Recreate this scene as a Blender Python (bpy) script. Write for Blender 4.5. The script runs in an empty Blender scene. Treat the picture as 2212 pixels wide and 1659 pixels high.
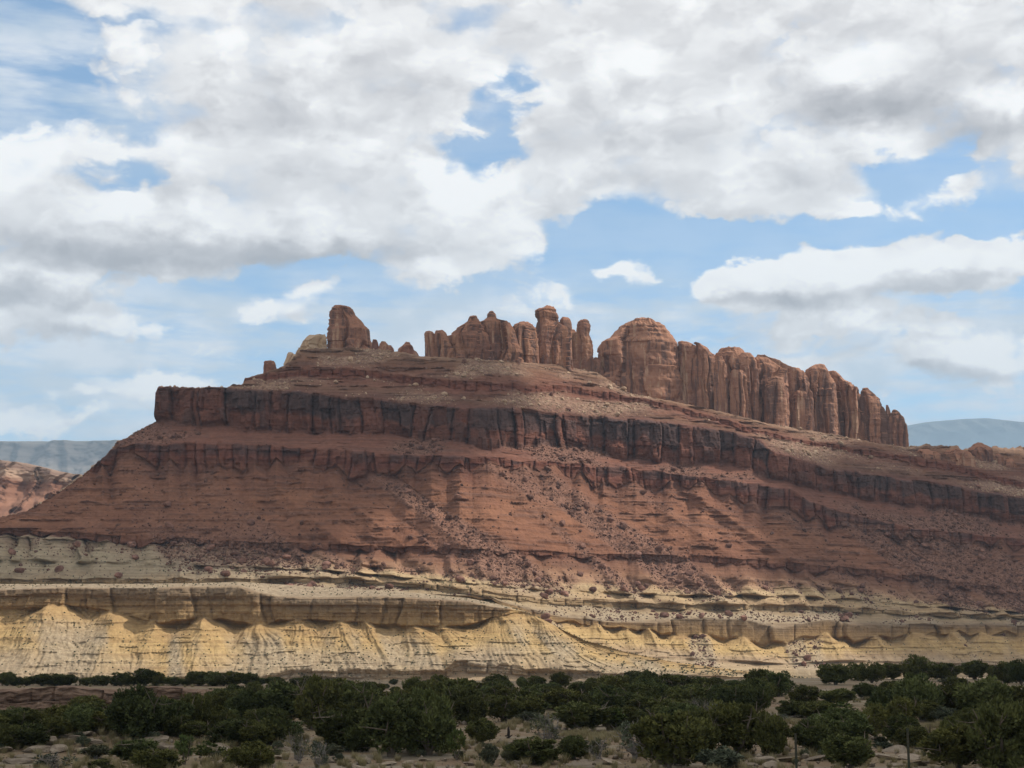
import bpy, bmesh, math, random
import numpy as np
from mathutils import Vector, Matrix

C = bpy.context.scene.collection
SC = bpy.context.scene
R = math.radians
rng = np.random.default_rng(11)
random.seed(5)

# ------------------------------------------------------------------ camera
FP = 3404.0                       # focal length in units of a 2212 px wide frame
ZC = 6.0                          # eye height above the desert floor
PITCH = math.atan((1400 - 829.5) / FP)
cam_d = bpy.data.cameras.new("camera")
cam = bpy.data.objects.new("camera", cam_d)
C.objects.link(cam)
cam.location = (0, 0, ZC)
cam.rotation_euler = (R(90) + PITCH, 0, 0)
cam_d.sensor_width = 36
cam_d.lens = 36 * FP / 2212
cam_d.clip_start = 0.5
cam_d.clip_end = 80000
SC.camera = cam

# ------------------------------------------------------------------ sun
SUN = Vector((0.66, 0.10, 0.74)).normalized()       # direction towards the sun
sun_d = bpy.data.lights.new("sun", 'SUN')
sun_d.energy = 5.0
sun_d.angle = R(0.53)
sun_d.color = (1.0, 0.95, 0.87)
sun = bpy.data.objects.new("sun", sun_d)
C.objects.link(sun)
sun.rotation_euler = SUN.to_track_quat('Z', 'Y').to_euler()
SC.view_settings.view_transform = 'Standard'
SC.view_settings.look = 'None'
SC.view_settings.exposure = 0.0
SC.view_settings.gamma = 1.0
SC.cycles.max_bounces = 6
SC.cycles.diffuse_bounces = 2
SC.cycles.volume_bounces = 0
SC.cycles.transparent_max_bounces = 8
SC.cycles.caustics_reflective = False
SC.cycles.caustics_refractive = False


def ray(px, py):
    """slopes (x per y, z per y) of the sight line through a point of the 2212 x 1659 frame"""
    px = np.asarray(px, float); py = np.asarray(py, float)
    xc = (px - 1106.0) / FP
    yc = (829.5 - py) / FP
    dy = math.cos(PITCH) - yc * math.sin(PITCH)
    dz = math.sin(PITCH) + yc * math.cos(PITCH)
    return xc / dy, dz / dy


# ------------------------------------------------------------------ world
world = bpy.data.worlds.new("World")
SC.world = world
world.use_nodes = True


class NT:
    def __init__(s, tree):
        s.t = tree; s.n = tree.nodes; s.l = tree.links

    def node(s, typ, **kw):
        nd = s.n.new(typ)
        for k, v in kw.items():
            setattr(nd, k, v)
        return nd

    def put(s, sock, v):
        if isinstance(v, bpy.types.NodeSocket):
            s.l.new(v, sock)
        elif v is not None:
            sock.default_value = v

    def math(s, op, a, b=None, c=None, clamp=False):
        nd = s.node('ShaderNodeMath', operation=op, use_clamp=clamp)
        s.put(nd.inputs[0], a)
        if b is not None: s.put(nd.inputs[1], b)
        if c is not None: s.put(nd.inputs[2], c)
        return nd.outputs[0]

    def vmath(s, op, a, b=None, c=None):
        nd = s.node('ShaderNodeVectorMath', operation=op)
        s.put(nd.inputs[0], a)
        if b is not None: s.put(nd.inputs[1], b)
        if c is not None: s.put(nd.inputs[2], c)
        return nd.outputs['Value'] if op in ('LENGTH', 'DOT_PRODUCT', 'DISTANCE') else nd.outputs[0]

    def rng(s, v, a, b, c=0.0, d=1.0, smooth=True):
        nd = s.node('ShaderNodeMapRange')
        nd.interpolation_type = 'SMOOTHSTEP' if smooth else 'LINEAR'
        s.put(nd.inputs[0], v)
        nd.inputs[1].default_value = a; nd.inputs[2].default_value = b
        nd.inputs[3].default_value = c; nd.inputs[4].default_value = d
        return nd.outputs[0]

    def noise(s, vec, scale, detail=4, rough=0.55, dist=0.0, color=False, dim='3D'):
        nd = s.node('ShaderNodeTexNoise', noise_dimensions=dim)
        s.put(nd.inputs['Vector'], vec)
        nd.inputs['Scale'].default_value = scale
        nd.inputs['Detail'].default_value = detail
        nd.inputs['Roughness'].default_value = rough
        nd.inputs['Distortion'].default_value = dist
        return nd.outputs['Color'] if color else nd.outputs['Fac']

    def mix(s, f, a, b, blend='MIX'):
        nd = s.node('ShaderNodeMix', data_type='RGBA', blend_type=blend)
        s.put(nd.inputs[0], f)
        for i, v in ((6, a), (7, b)):
            if isinstance(v, tuple) and len(v) == 3: v = (*v, 1.0)
            s.put(nd.inputs[i], v)
        return nd.outputs[2]

    def ramp(s, f, stops, interp='LINEAR'):
        nd = s.node('ShaderNodeValToRGB')
        cr = nd.color_ramp
        cr.interpolation = interp
        while len(cr.elements) > 1: cr.elements.remove(cr.elements[-1])
        cr.elements[0].position = stops[0][0]; cr.elements[0].color = (*stops[0][1], 1)
        for p, c in stops[1:]:
            e = cr.elements.new(p); e.color = (*c, 1)
        s.put(nd.inputs[0], f)
        return nd.outputs[0]

    def xyz(s, v):
        nd = s.node('ShaderNodeSeparateXYZ'); s.put(nd.inputs[0], v); return nd.outputs

    def comb(s, x, y, z):
        nd = s.node('ShaderNodeCombineXYZ')
        for i, v in enumerate((x, y, z)): s.put(nd.inputs[i], v)
        return nd.outputs[0]


def build_world():
    T = NT(world.node_tree)
    T.n.clear()
    out = T.node('ShaderNodeOutputWorld')
    bg = T.node('ShaderNodeBackground')
    STR = 0.15
    bg.inputs[1].default_value = STR
    T.l.new(bg.outputs[0], out.inputs[0])
    sky = T.node('ShaderNodeTexSky', sky_type='NISHITA')
    sky.sun_disc = False
    sky.sun_elevation = math.asin(SUN.z)
    sky.sun_rotation = math.atan2(SUN.x, SUN.y)
    sky.altitude = 1500
    sky.air_density = 1.0
    sky.dust_density = 0.3
    sky.ozone_density = 1.5
    tc = T.node('ShaderNodeTexCoord')
    x, y, z = T.xyz(tc.outputs['Generated'])
    az = T.math('ARCTAN2', x, y)
    hyp = T.math('SQRT', T.math('ADD', T.math('MULTIPLY', x, x), T.math('MULTIPLY', y, y)))
    el = T.math('DIVIDE', z, T.math('MAXIMUM', hyp, 0.05))
    # sky position in units of a tenth of a radian
    P0 = T.comb(T.math('MULTIPLY', az, 10.0), T.math('MULTIPLY', el, 10.0), 0.0)
    def place(px, py):
        tx, tz = ray(px, py)
        return float(math.atan(tx)) * 10, float(tz / math.sqrt(1 + tx * tx)) * 10

    def blobs(lst, P, hard=(1.35, 0.25)):
        acc = None
        for (px, py, w, h, amp) in lst:
            a, e = place(px, py)
            sx, sy = FP / (w * 10.0), FP / (h * 10.0)
            q = T.vmath('LENGTH', T.vmath('MULTIPLY_ADD', P, (sx, sy, 0.0), (-a * sx, -e * sy, 0.0)))
            v = T.rng(q, hard[0], hard[1], 0.0, amp)
            acc = v if acc is None else T.math('ADD', acc, v)
        return acc

    def warped(P0, off):
        sq = T.vmath('MULTIPLY', P0, (1.0, 1.5, 1.0))
        c1 = T.noise(T.vmath('ADD', sq, (3.1 + off, 7.7, 0)), 1.6, 2, 0.5, color=True, dim='2D')
        c2 = T.noise(T.vmath('ADD', sq, (9.1, 2.7 + off, 0)), 5.5, 3, 0.6, color=True, dim='2D')
        h = (0.5, 0.5, 0.5)
        P = T.vmath('ADD', P0, T.vmath('MULTIPLY', T.vmath('SUBTRACT', c1, h), (0.55, 0.30, 0.0)))
        return T.vmath('ADD', P, T.vmath('MULTIPLY', T.vmath('SUBTRACT', c2, h), (0.17, 0.12, 0.0)))

    def density(P0):
        """height of the cloud mass in one direction of the sky"""
        P = warped(P0, 0.0)
        sq = T.vmath('MULTIPLY', P0, (1.0, 1.45, 1.0))
        sqw = T.vmath('MULTIPLY', P, (1.0, 1.45, 1.0))
        el = T.xyz(P)[1]
        base = T.rng(el, place(1106, 575)[1], place(1106, 470)[1], 0.0, 1.18)
        vb = T.node('ShaderNodeTexVoronoi', feature='SMOOTH_F1', voronoi_dimensions='2D')
        T.l.new(sqw, vb.inputs['Vector'])
        vb.inputs['Scale'].default_value = 2.3; vb.inputs['Detail'].default_value = 2.0; vb.inputs['Roughness'].default_value = 0.5
        vb.inputs['Lacunarity'].default_value = 2.3; vb.inputs['Smoothness'].default_value = 0.45
        puff = T.rng(vb.outputs['Distance'], 0.1, 0.75, 1.0, 0.0, smooth=False)
        n1 = T.noise(sq, 2.0, 5, 0.5, dim='2D')
        D = T.math('SUBTRACT', T.math('ADD', base, blobs(SKY_CLOUDS, P)), blobs(SKY_HOLES, P))
        D = T.math('MINIMUM', D, T.math('ADD', 1.0, T.math('MULTIPLY', D, 0.15)))
        D = T.math('ADD', D, T.math('MULTIPLY', T.math('SUBTRACT', n1, 0.5), 1.1))
        return T.math('ADD', D, T.math('MULTIPLY', T.math('SUBTRACT', puff, 0.52), 0.75)), n1, puff

    D, n1, puff = density(P0)
    Ds, _, _ = density(T.vmath('ADD', P0, (0.10, 0.20, 0.0)))          # a step towards the sun
    Pw = warped(P0, 3.0)
    bright = blobs(SKY_BRIGHT, Pw); dark = blobs(SKY_DARK, Pw)
    n2 = T.noise(T.vmath('ADD', T.vmath('MULTIPLY', P0, (1.0, 1.8, 1.0)), (4.0, 1.0, 2.0)), 1.5, 3, 0.5, dim='2D')
    n3 = T.noise(T.vmath('MULTIPLY', P0, (0.8, 3.6, 1.0)), 1.2, 5, 0.58, dim='2D')     # streaky high cloud
    alpha = T.rng(D, 0.04, 0.74)
    lowveil = T.rng(el, place(1106, 520)[1] / 10, place(1106, 760)[1] / 10, 0.18, 1.0)
    streaks = blobs([(150, 150, 420, 190, 0.62), (700, 60, 300, 60, 0.4), (1100, 720, 1500, 90, 0.2)], P0)
    veil = T.math('MULTIPLY', T.rng(n3, 0.26, 0.62), T.math('MINIMUM', T.math('ADD', lowveil, streaks), 0.92))
    lit = T.math('SUBTRACT', D, Ds)
    lit = T.math('MAXIMUM', T.math('MINIMUM', T.math('MULTIPLY', lit, 0.40), 0.28), -0.22)
    S = T.math('ADD', 0.77, lit)
    S = T.math('ADD', S, T.math('MULTIPLY', T.math('SUBTRACT', n2, 0.5), 0.7))
    S = T.math('ADD', S, T.rng(D, 0.9, 0.4, 0.0, 0.10))
    S = T.math('SUBTRACT', T.math('ADD', S, T.math('MULTIPLY', bright, 0.9)), T.math('MULTIPLY', dark, 1.3))
    S = T.math('MAXIMUM', T.math('MINIMUM', S, 1.1), 0.0)
    k = 1.0 / STR
    ccol = T.ramp(T.math('MULTIPLY', S, 0.9), [(0.0, (0.46, 0.43, 0.425)), (0.35, (0.69, 0.655, 0.645)),
                                               (0.62, (0.90, 0.865, 0.845)), (1.0, (1.24, 1.21, 1.17))])
    ccol = T.vmath('MULTIPLY', ccol, (k, k, k))
    vcol = T.mix(T.rng(n1, 0.35, 0.62), (0.72 * k, 0.79 * k, 0.86 * k), (0.97 * k, 0.98 * k, 1.0 * k))
    skyc = T.vmath('MULTIPLY', sky.outputs[0], SKY_GAIN)
    c = T.mix(veil, skyc, vcol)
    c = T.mix(alpha, c, ccol)
    T.l.new(c, bg.inputs[0])


SKY_GAIN = (1.10, 1.26, 1.24)
# cloud layout: (x, y, half width, half height, amount) in the 2212 x 1659 frame, turned into sky directions
SKY_HOLES = [
    (40, 165, 290, 130, 0.95), (90, 45, 280, 64, 0.75), (-150, 120, 300, 200, 0.6), (340, 30, 170, 40, 0.4), (230, 250, 260, 46, 0.65),
    (235, 378, 95, 60, 0.85), (1055, 335, 110, 55, 0.95), (1095, 240, 55, 110, 0.7), (1120, 150, 60, 70, 0.35), (680, 35, 140, 34, 0.35), (1000, 25, 160, 30, 0.3),
    (1700, 508, 430, 46, 1.3), (2150, 470, 160, 62, 0.95), (1300, 510, 170, 80, 1.15), (1960, 395, 130, 75, 0.95),
    (2040, 320, 55, 85, 0.7), (2160, 390, 90, 90, 0.5), (1480, 545, 170, 66, 1.0),
    (520, 636, 340, 40, 0.9), (700, 592, 190, 30, 0.7), (1210, 560, 70, 50, 0.5),
]
SKY_CLOUDS = [
    (560, 535, 560, 100, 1.0), (150, 565, 320, 95, 0.9), (1050, 535, 150, 75, 0.9), (40, 640, 230, 60, 1.4),
    (1720, 600, 235, 105, 1.9), (1580, 625, 100, 60, 1.0), (2040, 575, 165, 80, 1.8), (2210, 540, 130, 60, 1.5),
    (1370, 575, 75, 66, 1.6), (560, 660, 70, 42, 1.5), (672, 648, 75, 52, 1.5), (950, 590, 130, 56, 0.9),
    (250, 705, 160, 42, 0.95), (20, 700, 80, 50, 0.9), (330, 835, 240, 48, 1.1), (60, 905, 240, 38, 1.0),
    (1850, 690, 80, 24, 1.1), (2090, 775, 160, 52, 1.1), (1650, 720, 200, 30, 0.7), (1900, 745, 260, 50, 0.8), (1150, 640, 120, 40, 0.6), (1500, 690, 110, 22, 0.5),
    (2060, 700, 200, 22, 0.4), (1720, 780, 140, 30, 0.6), (2000, 850, 250, 20, 0.5), (1080, 680, 120, 20, 0.4),
]
SKY_BRIGHT = [
    (30, 360, 110, 60, 0.45), (500, 340, 150, 60, 0.2), (960, 365, 60, 34, 0.5), (640, 160, 120, 60, 0.15),
    (1190, 180, 130, 70, 0.25), (1330, 130, 120, 60, 0.2), (1850, 130, 120, 50, 0.28), (2150, 220, 80, 60, 0.35),
    (420, 470, 260, 40, 0.14), (1000, 480, 180, 50, 0.16), (1720, 575, 180, 36, 0.16), (2040, 555, 120, 30, 0.16),
    (1370, 565, 46, 34, 0.3), (1850, 685, 60, 18, 0.4), (2090, 760, 130, 30, 0.2), (330, 820, 200, 26, 0.2),
    (1900, 300, 160, 50, 0.2), (1550, 280, 200, 60, 0.12), (560, 655, 40, 22, 0.3), (950, 585, 90, 36, 0.25), (1640, 410, 160, 30, 0.15),
    (60, 890, 200, 24, 0.3), (480, 70, 90, 50, 0.15), (1100, 505, 80, 60, 0.2),
]
SKY_DARK = [
    (480, 545, 520, 40, 0.50), (250, 575, 300, 34, 0.30), (60, 640, 190, 26, 0.35), (1880, 225, 200, 60, 0.55),
    (2120, 270, 160, 60, 0.42), (1500, 400, 260, 40, 0.22), (600, 265, 330, 55, 0.18), (900, 210, 200, 60, 0.12),
    (1400, 300, 260, 40, 0.10), (1720, 645, 220, 24, 0.4), (2040, 612, 140, 22, 0.35), (250, 722, 130, 20, 0.35),
    (900, 690, 90, 10, 0.3), (2000, 820, 220, 24, 0.42), (1950, 740, 180, 16, 0.2), (1500, 700, 110, 16, 0.25),
    (800, 130, 200, 60, 0.1), (200, 300, 160, 30, 0.1), (2080, 130, 120, 50, 0.2),
]
build_world()

# ------------------------------------------------------------------ numpy noise
def _h(ix, iy, iz, seed):
    n = (ix.astype(np.int64) * 374761393 + iy.astype(np.int64) * 668265263 + iz.astype(np.int64) * 2147483647 % 1000003 * 1274126177 + seed * 1442695041) & 0xFFFFFFFF
    n = ((n ^ (n >> 13)) * 1274126177) & 0xFFFFFFFF
    n = ((n ^ (n >> 16)) * 2246822519) & 0xFFFFFFFF
    n = n ^ (n >> 15)
    return (n & 0xFFFFFF).astype(np.float32) / 16777216.0


def h1(i, seed=0):
    i = np.asarray(i)
    return _h(i, i * 0, i * 0, seed)


def h2(i, j, seed=0):
    i = np.asarray(i); j = np.asarray(j)
    return _h(i, j, i * 0, seed)


def vn2(x, y, seed=0):
    x = np.asarray(x, np.float32); y = np.asarray(y, np.float32)
    x, y = np.broadcast_arrays(x, y)
    ix = np.floor(x); iy = np.floor(y)
    fx = x - ix; fy = y - iy
    ix = ix.astype(np.int64); iy = iy.astype(np.int64)
    ux = fx * fx * fx * (fx * (fx * 6 - 15) + 10); uy = fy * fy * fy * (fy * (fy * 6 - 15) + 10)

    def g(a, b, dx, dy):
        t = h2(a, b, seed) * 6.2831853
        return np.cos(t) * dx + np.sin(t) * dy
    a = g(ix, iy, fx, fy); b = g(ix + 1, iy, fx - 1, fy)
    c = g(ix, iy + 1, fx, fy - 1); d = g(ix + 1, iy + 1, fx - 1, fy - 1)
    return ((a + (b - a) * ux) * (1 - uy) + (c + (d - c) * ux) * uy) * 1.4


def fbm(x, y, o=4, seed=0, gain=0.5):
    s = 0; a = 1.0; f = 1.0; n = 0
    for k in range(o):
        s = s + a * vn2(x * f + k * 17.3, y * f - k * 9.1, seed + k); n += a
        a *= gain; f *= 2.03
    return s / n


def ridged(x, y, o=3, seed=0):
    s = 0; a = 1.0; f = 1.0; n = 0
    for k in range(o):
        s = s + a * (1 - np.abs(vn2(x * f + k * 7.7, y * f + k * 3.1, seed + k)) * 1.6); n += a
        a *= 0.5; f *= 2.1
    return s / n


def sst(v, a, b):
    t = np.clip((v - a) / (b - a), 0, 1)
    return t * t * (3 - 2 * t)


def cells(x, seed=0, jit=0.8):
    """jittered one-dimensional cells of width 1: (cell index, distance to nearest joint, position 0-1)"""
    k = np.floor(x + 0.5)
    b = k + (h1(k.astype(np.int64), seed) - 0.5) * jit
    c = np.where(x >= b, k, k - 1).astype(np.int64)
    lo = c + (h1(c, seed) - 0.5) * jit
    hi = c + 1 + (h1(c + 1, seed) - 0.5) * jit
    d = np.minimum(x - lo, hi - x)
    return c, d, (x - lo) / np.maximum(hi - lo, 1e-3)


def blocks(x, z, w, h, seed=0):
    t, dz, _ = cells(z / h, seed + 1)
    c, dx, _ = cells(x / w + h1(t, seed + 2) * 3.0, seed + 3)
    return h2(c, t, seed + 4), np.minimum(dx * w, dz * h)


# ------------------------------------------------------------------ mesh helpers
def mesh_np(name, V, F, attrs=None, smooth=True):
    V = np.asarray(V, np.float32).reshape(-1, 3)
    F = np.asarray(F, np.int32)
    me = bpy.data.meshes.new(name)
    me.vertices.add(len(V)); me.vertices.foreach_set("co", V.ravel())
    n, k = F.shape
    me.loops.add(n * k); me.loops.foreach_set("vertex_index", F.ravel())
    me.polygons.add(n)
    me.polygons.foreach_set("loop_start", np.arange(0, n * k, k, dtype=np.int32))
    me.polygons.foreach_set("loop_total", np.full(n, k, np.int32))
    me.polygons.foreach_set("use_smooth", np.full(n, smooth, bool))
    for a, v in (attrs or {}).items():
        at = me.attributes.new(a, 'FLOAT', 'POINT')
        at.data.foreach_set("value", np.asarray(v, np.float32).ravel())
    me.update(calc_edges=True)
    return me


def grid_faces(r, c, wrap=False):
    i = np.arange(r - 1)[:, None]
    j = np.arange(c if wrap else c - 1)[None, :]
    j2 = (j + 1) % c
    return np.stack([i * c + j, i * c + j2, (i + 1) * c + j2, (i + 1) * c + j], -1).reshape(-1, 4)


def link(name, me, mat, parent=None):
    o = bpy.data.objects.new(name, me)
    C.objects.link(o)
    if mat is not None and me is not None and not me.materials: me.materials.append(mat)
    if parent is not None: o.parent = parent
    return o


def tag(o, label=None, cat=None, group=None, kind=None):
    if label: o["label"] = label
    if cat: o["category"] = cat
    if group: o["group"] = group
    if kind: o["kind"] = kind
    return o


def empty(name, loc=(0, 0, 0)):
    o = bpy.data.objects.new(name, None)
    o.empty_display_size = 0.5
    C.objects.link(o); o.location = loc
    return o


def material(name):
    m = bpy.data.materials.new(name); m.use_nodes = True
    T = NT(m.node_tree)
    b = T.n['Principled BSDF']
    b.inputs['Roughness'].default_value = 0.95
    b.inputs['Specular IOR Level'].default_value = 0.1
    return m, T, b


def bump(T, b, height, strength, dist):
    nd = T.node('ShaderNodeBump')
    nd.inputs['Strength'].default_value = strength
    nd.inputs['Distance'].default_value = dist
    T.l.new(height, nd.inputs['Height'])
    T.l.new(nd.outputs[0], b.inputs['Normal'])


# ------------------------------------------------------------------ materials
def mat_mesa():
    m, T, b = material("mesa_rock")
    at = T.node('ShaderNodeAttribute', attribute_name='strata')
    de = T.node('ShaderNodeAttribute', attribute_name='debris')
    va = T.node('ShaderNodeAttribute', attribute_name='varnish')
    pos = T.node('ShaderNodeNewGeometry').outputs['Position']
    x, y, z = T.xyz(pos)
    n = T.noise(pos, 0.03, 5, 0.6)
    nf = T.noise(pos, 0.35, 4, 0.6)
    s = T.math('ADD', at.outputs['Fac'], T.math('MULTIPLY', T.math('SUBTRACT', n, 0.5), 1.0))
    cols = [(0, (0.400, 0.300, 0.180)), (1.0, (0.390, 0.280, 0.175)), (1.5, (.475, .325, .145)), (2.0, (0.400, 0.260, 0.120)),
            (2.6, (0.270, 0.175, 0.090)), (3.0, (0.250, 0.180, 0.115)), (3.4, (0.360, 0.270, 0.165)), (4.2, (0.330, 0.230, 0.125)), (5.0, (0.390, 0.270, 0.155)),
            (5.6, (0.440, 0.320, 0.180)), (6.0, (0.360, 0.215, 0.130)), (6.5, (0.223, 0.114, 0.068)), (7.3, (0.181, 0.082, 0.054)), (8.0, (0.215, 0.099, 0.059)),
            (8.5, (0.260, 0.121, 0.069)), (9.0, (0.198, 0.091, 0.057)), (9.5, (0.181, 0.070, 0.048)), (10.2, (0.223, 0.103, 0.069)), (11.0, (0.206, 0.091, 0.060)),
            (11.4, (0.206, 0.087, 0.059)), (12.0, (0.157, 0.074, 0.054)), (12.4, (0.198, 0.107, 0.069)), (13.1, (0.206, 0.087, 0.059)), (13.6, (0.181, 0.070, 0.047)),
            (14.2, (0.190, 0.091, 0.060)), (14.7, (0.206, 0.111, 0.069)), (15.2, (0.370, 0.240, 0.160)), (16.0, (0.350, 0.220, 0.150))]
    col = T.ramp(T.math('DIVIDE', s, 16.5), [(p / 16.5, c) for p, c in cols])
    # grey-green clay on the western foot
    west = T.math('MULTIPLY', T.rng(x, -60.0, -170.0), T.math('MULTIPLY', T.rng(s, 4.6, 5.2), T.rng(s, 7.1, 6.3)))
    col = T.mix(T.math('MULTIPLY', west, 0.8), col, T.mix(nf, (.35, .275, .18), (.31, .27, .185)))
    # bedding
    bv = T.vmath('MULTIPLY', pos, (0.012, 0.012, 0.9))
    bed = T.noise(bv, 1.0, 5, 0.7)
    col = T.mix(T.rng(bed, 0.42, 0.62, 0.0, 0.55), col, T.vmath('MULTIPLY', col, (0.62, 0.56, 0.56)))
    # debris covered ground is greyer, with pale and dark pieces
    vo = T.node('ShaderNodeTexVoronoi'); vo.inputs['Scale'].default_value = 0.9
    T.l.new(pos, vo.inputs['Vector'])
    sp = T.xyz(vo.outputs['Color'])[0]
    deb = T.mix(T.rng(sp, 0.1, 0.9, smooth=False), (.125, .064, .046), (.27, .15, .105))
    deb = T.mix(T.rng(s, 5.9, 5.0), deb, T.mix(sp, (.24, .19, .135), (.42, .34, .24)))
    deb = T.mix(T.rng(s, 12.0, 12.6), deb, T.mix(sp, (.20, .115, .082), (.43, .295, .205)))
    col = T.mix(T.math('MULTIPLY', de.outputs['Fac'], 0.75), col, deb)
    # desert varnish on cliff blocks
    col = T.mix(va.outputs['Fac'], col, T.mix(nf, (.055, .038, .037), (.11, .072, .064)))
    # fine grain
    col = T.mix(0.5, col, T.mix(T.rng(nf, 0.3, 0.7), T.vmath('MULTIPLY', col, (.7, .68, .68)), T.vmath('MULTIPLY', col, (1.2, 1.2, 1.2))))
    T.l.new(col, b.inputs['Base Color'])
    hb = T.math('ADD', T.noise(pos, 0.8, 5, 0.7), T.math('MULTIPLY', T.noise(bv, 2.0, 4, 0.7), 0.8))
    bump(T, b, hb, 0.8, 0.8)
    return m


def mat_tower(name, c_hi=(.40, .215, .135), c_lo=(.26, .135, .095), c_top=(.36, .17, .105), streak=0.6):
    m, T, b = material(name)
    pos = T.node('ShaderNodeNewGeometry').outputs['Position']
    nrm = T.node('ShaderNodeNewGeometry').outputs['True Normal']
    n = T.noise(pos, 0.07, 4, 0.6)
    sv = T.vmath('MULTIPLY', pos, (0.24, 0.24, 0.022))
    st = T.noise(sv, 1.0, 5, 0.65)
    bed = T.noise(T.vmath('MULTIPLY', pos, (0.03, 0.03, 0.8)), 1.0, 4, 0.65)
    col = T.mix(T.rng(n, 0.35, 0.65), c_lo, c_hi)
    up = T.rng(T.xyz(nrm)[2], 0.15, 0.6)
    vert = T.math('SUBTRACT', 1.0, up)
    col = T.mix(T.math('MULTIPLY', T.math('MULTIPLY', T.rng(st, 0.49, 0.58), vert), streak), col, (.105, .068, .062))
    col = T.mix(T.math('MULTIPLY', T.math('MULTIPLY', T.rng(st, 0.43, 0.36), vert), 0.7), col, (.50, .33, .225))
    col = T.mix(up, col, c_top)
    col = T.mix(T.rng(bed, 0.5, 0.62, 0.0, 0.22), col, T.vmath('MULTIPLY', col, (0.6, 0.55, 0.55)))
    T.l.new(col, b.inputs['Base Color'])
    hb = T.math('ADD', T.noise(pos, 0.5, 5, 0.7), T.math('MULTIPLY', bed, .4))
    bump(T, b, hb, 0.8, 0.9)
    return m


def mat_simple(name, c1, c2, scale=1.0, bscale=3.0, bstr=0.5, bdist=0.1, zs=1.0, rand=0.0):
    m, T, b = material(name)
    tc = T.node('ShaderNodeTexCoord').outputs['Object']
    v = T.vmath('MULTIPLY', tc, (1, 1, zs))
    col = T.mix(T.rng(T.noise(v, scale, 5, 0.65), 0.32, 0.68), c1, c2)
    if rand:
        oi = T.node('ShaderNodeObjectInfo').outputs['Random']
        f = T.rng(oi, 0, 1, 1 - rand, 1 + rand, smooth=False)
        col = T.vmath('MULTIPLY', col, T.comb(f, f, f))
    T.l.new(col, b.inputs['Base Color'])
    if bstr: bump(T, b, T.noise(v, bscale, 5, 0.65), bstr, bdist)
    return m


def mat_ground():
    m, T, b = material("desert_ground")
    pos = T.node('ShaderNodeNewGeometry').outputs['Position']
    n = T.noise(pos, 0.10, 5, 0.6)
    nf = T.noise(pos, 1.2, 5, 0.65)
    slab = T.noise(T.vmath('MULTIPLY', pos, (0.25, 1.0, 1.0)), 0.35, 4, 0.6)
    col = T.mix(T.rng(n, 0.38, 0.62), (.20, .137, .088), (.19, .145, .085))
    col = T.mix(T.rng(nf, 0.5, 0.7, 0, .7), col, (.27, .22, .155))
    col = T.mix(T.rng(slab, 0.52, 0.6, 0, .75), col, (.26, .225, .17))
    col = T.mix(T.rng(nf, 0.42, 0.32, 0, .6), col, (.14, .10, .065))
    T.l.new(col, b.inputs['Base Color'])
    bump(T, b, T.math('ADD', T.noise(pos, 2.2, 5, 0.7), T.math('MULTIPLY', slab, 2.0)), 0.8, 0.25)
    return m


def mat_leaf(name, c1, c2):
    m, T, b = material(name)
    pos = T.node('ShaderNodeTexCoord').outputs['Object']
    oi = T.node('ShaderNodeObjectInfo').outputs['Random']
    col = T.mix(T.rng(T.noise(pos, 0.9, 3, 0.6), 0.35, 0.65), c1, c2)
    r2 = T.math('FRACT', T.math('MULTIPLY', oi, 7.31))
    f = T.rng(oi, 0, 1, 0.7, 1.25, smooth=False)
    col = T.vmath('MULTIPLY', col, T.comb(T.math('MULTIPLY', f, T.rng(r2, 0, 1, .92, 1.12, smooth=False)), f, T.math('MULTIPLY', f, T.rng(r2, 0, 1, 1.05, .85, smooth=False))))
    T.l.new(col, b.inputs['Base Color'])
    return m


M_MESA = mat_mesa()
M_TOWER = mat_tower("tower_rock", (.36, .19, .12), (.23, .115, .082), (.33, .16, .10), .75)
M_WALL = mat_tower("wall_rock", (.38, .20, .13), (.25, .125, .085), (.37, .19, .12), 0.7)
M_DARKT = mat_tower("knob_rock", (.30, .14, .095), (.22, .10, .07), (.33, .17, .11), 0.4)
M_PALE = mat_tower("pale_rock", (.55, .40, .26), (.45, .29, .18), (.50, .36, .25), 0.15)
M_GROUND = mat_ground()
M_BOULD = mat_simple("boulder_rock", (.12, .062, .047), (.25, .135, .098), 0.6, 2.0, 0.6, 0.3, rand=0.35)
M_PALEB = mat_simple("pale_boulder_rock", (.36, .24, .16), (.50, .36, .25), 0.6, 2.0, 0.6, 0.3, rand=0.25)
M_STONE = mat_simple("sandstone", (.18, .14, .105), (.30, .245, .185), 1.2, 3.0, 0.8, 0.12, zs=2.5, rand=0.25)
M_LEDGE = mat_simple("ledge_rock", (.12, .075, .052), (.24, .16, .11), 0.35, 1.2, 0.9, 0.3, zs=2.0)
M_BARK = mat_simple("bark", (.10, .075, .055), (.17, .14, .11), 3.0, 9.0, 0.7, 0.03, zs=0.3)
M_DEAD = mat_simple("dead_wood", (.17, .15, .135), (.26, .235, .21), 3.0, 9.0, 0.5, 0.02)
M_CHAR = mat_simple("charred_wood", (.018, .015, .013), (.04, .034, .03), 4.0, 9.0, 0.6, 0.03)
M_JUN = mat_leaf("juniper_foliage", (.056, .062, .022), (.105, .112, .038))
M_SAGE = mat_leaf("sage_foliage", (.075, .085, .052), (.11, .115, .075))
M_GREEN = mat_leaf("bright_foliage", (.06, .085, .028), (.095, .115, .042))
M_GRASS = mat_leaf("dry_grass", (.25, .20, .105), (.36, .29, .155))
M_SCRUB = mat_simple("scrub", (.07, .075, .045), (.13, .12, .07), 0.1, 1, 0, 0)
M_POST = mat_simple("post_paint", (.035, .045, .03), (.07, .06, .045), 2.0, 8.0, 0.3, 0.01, zs=0.4)


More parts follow.
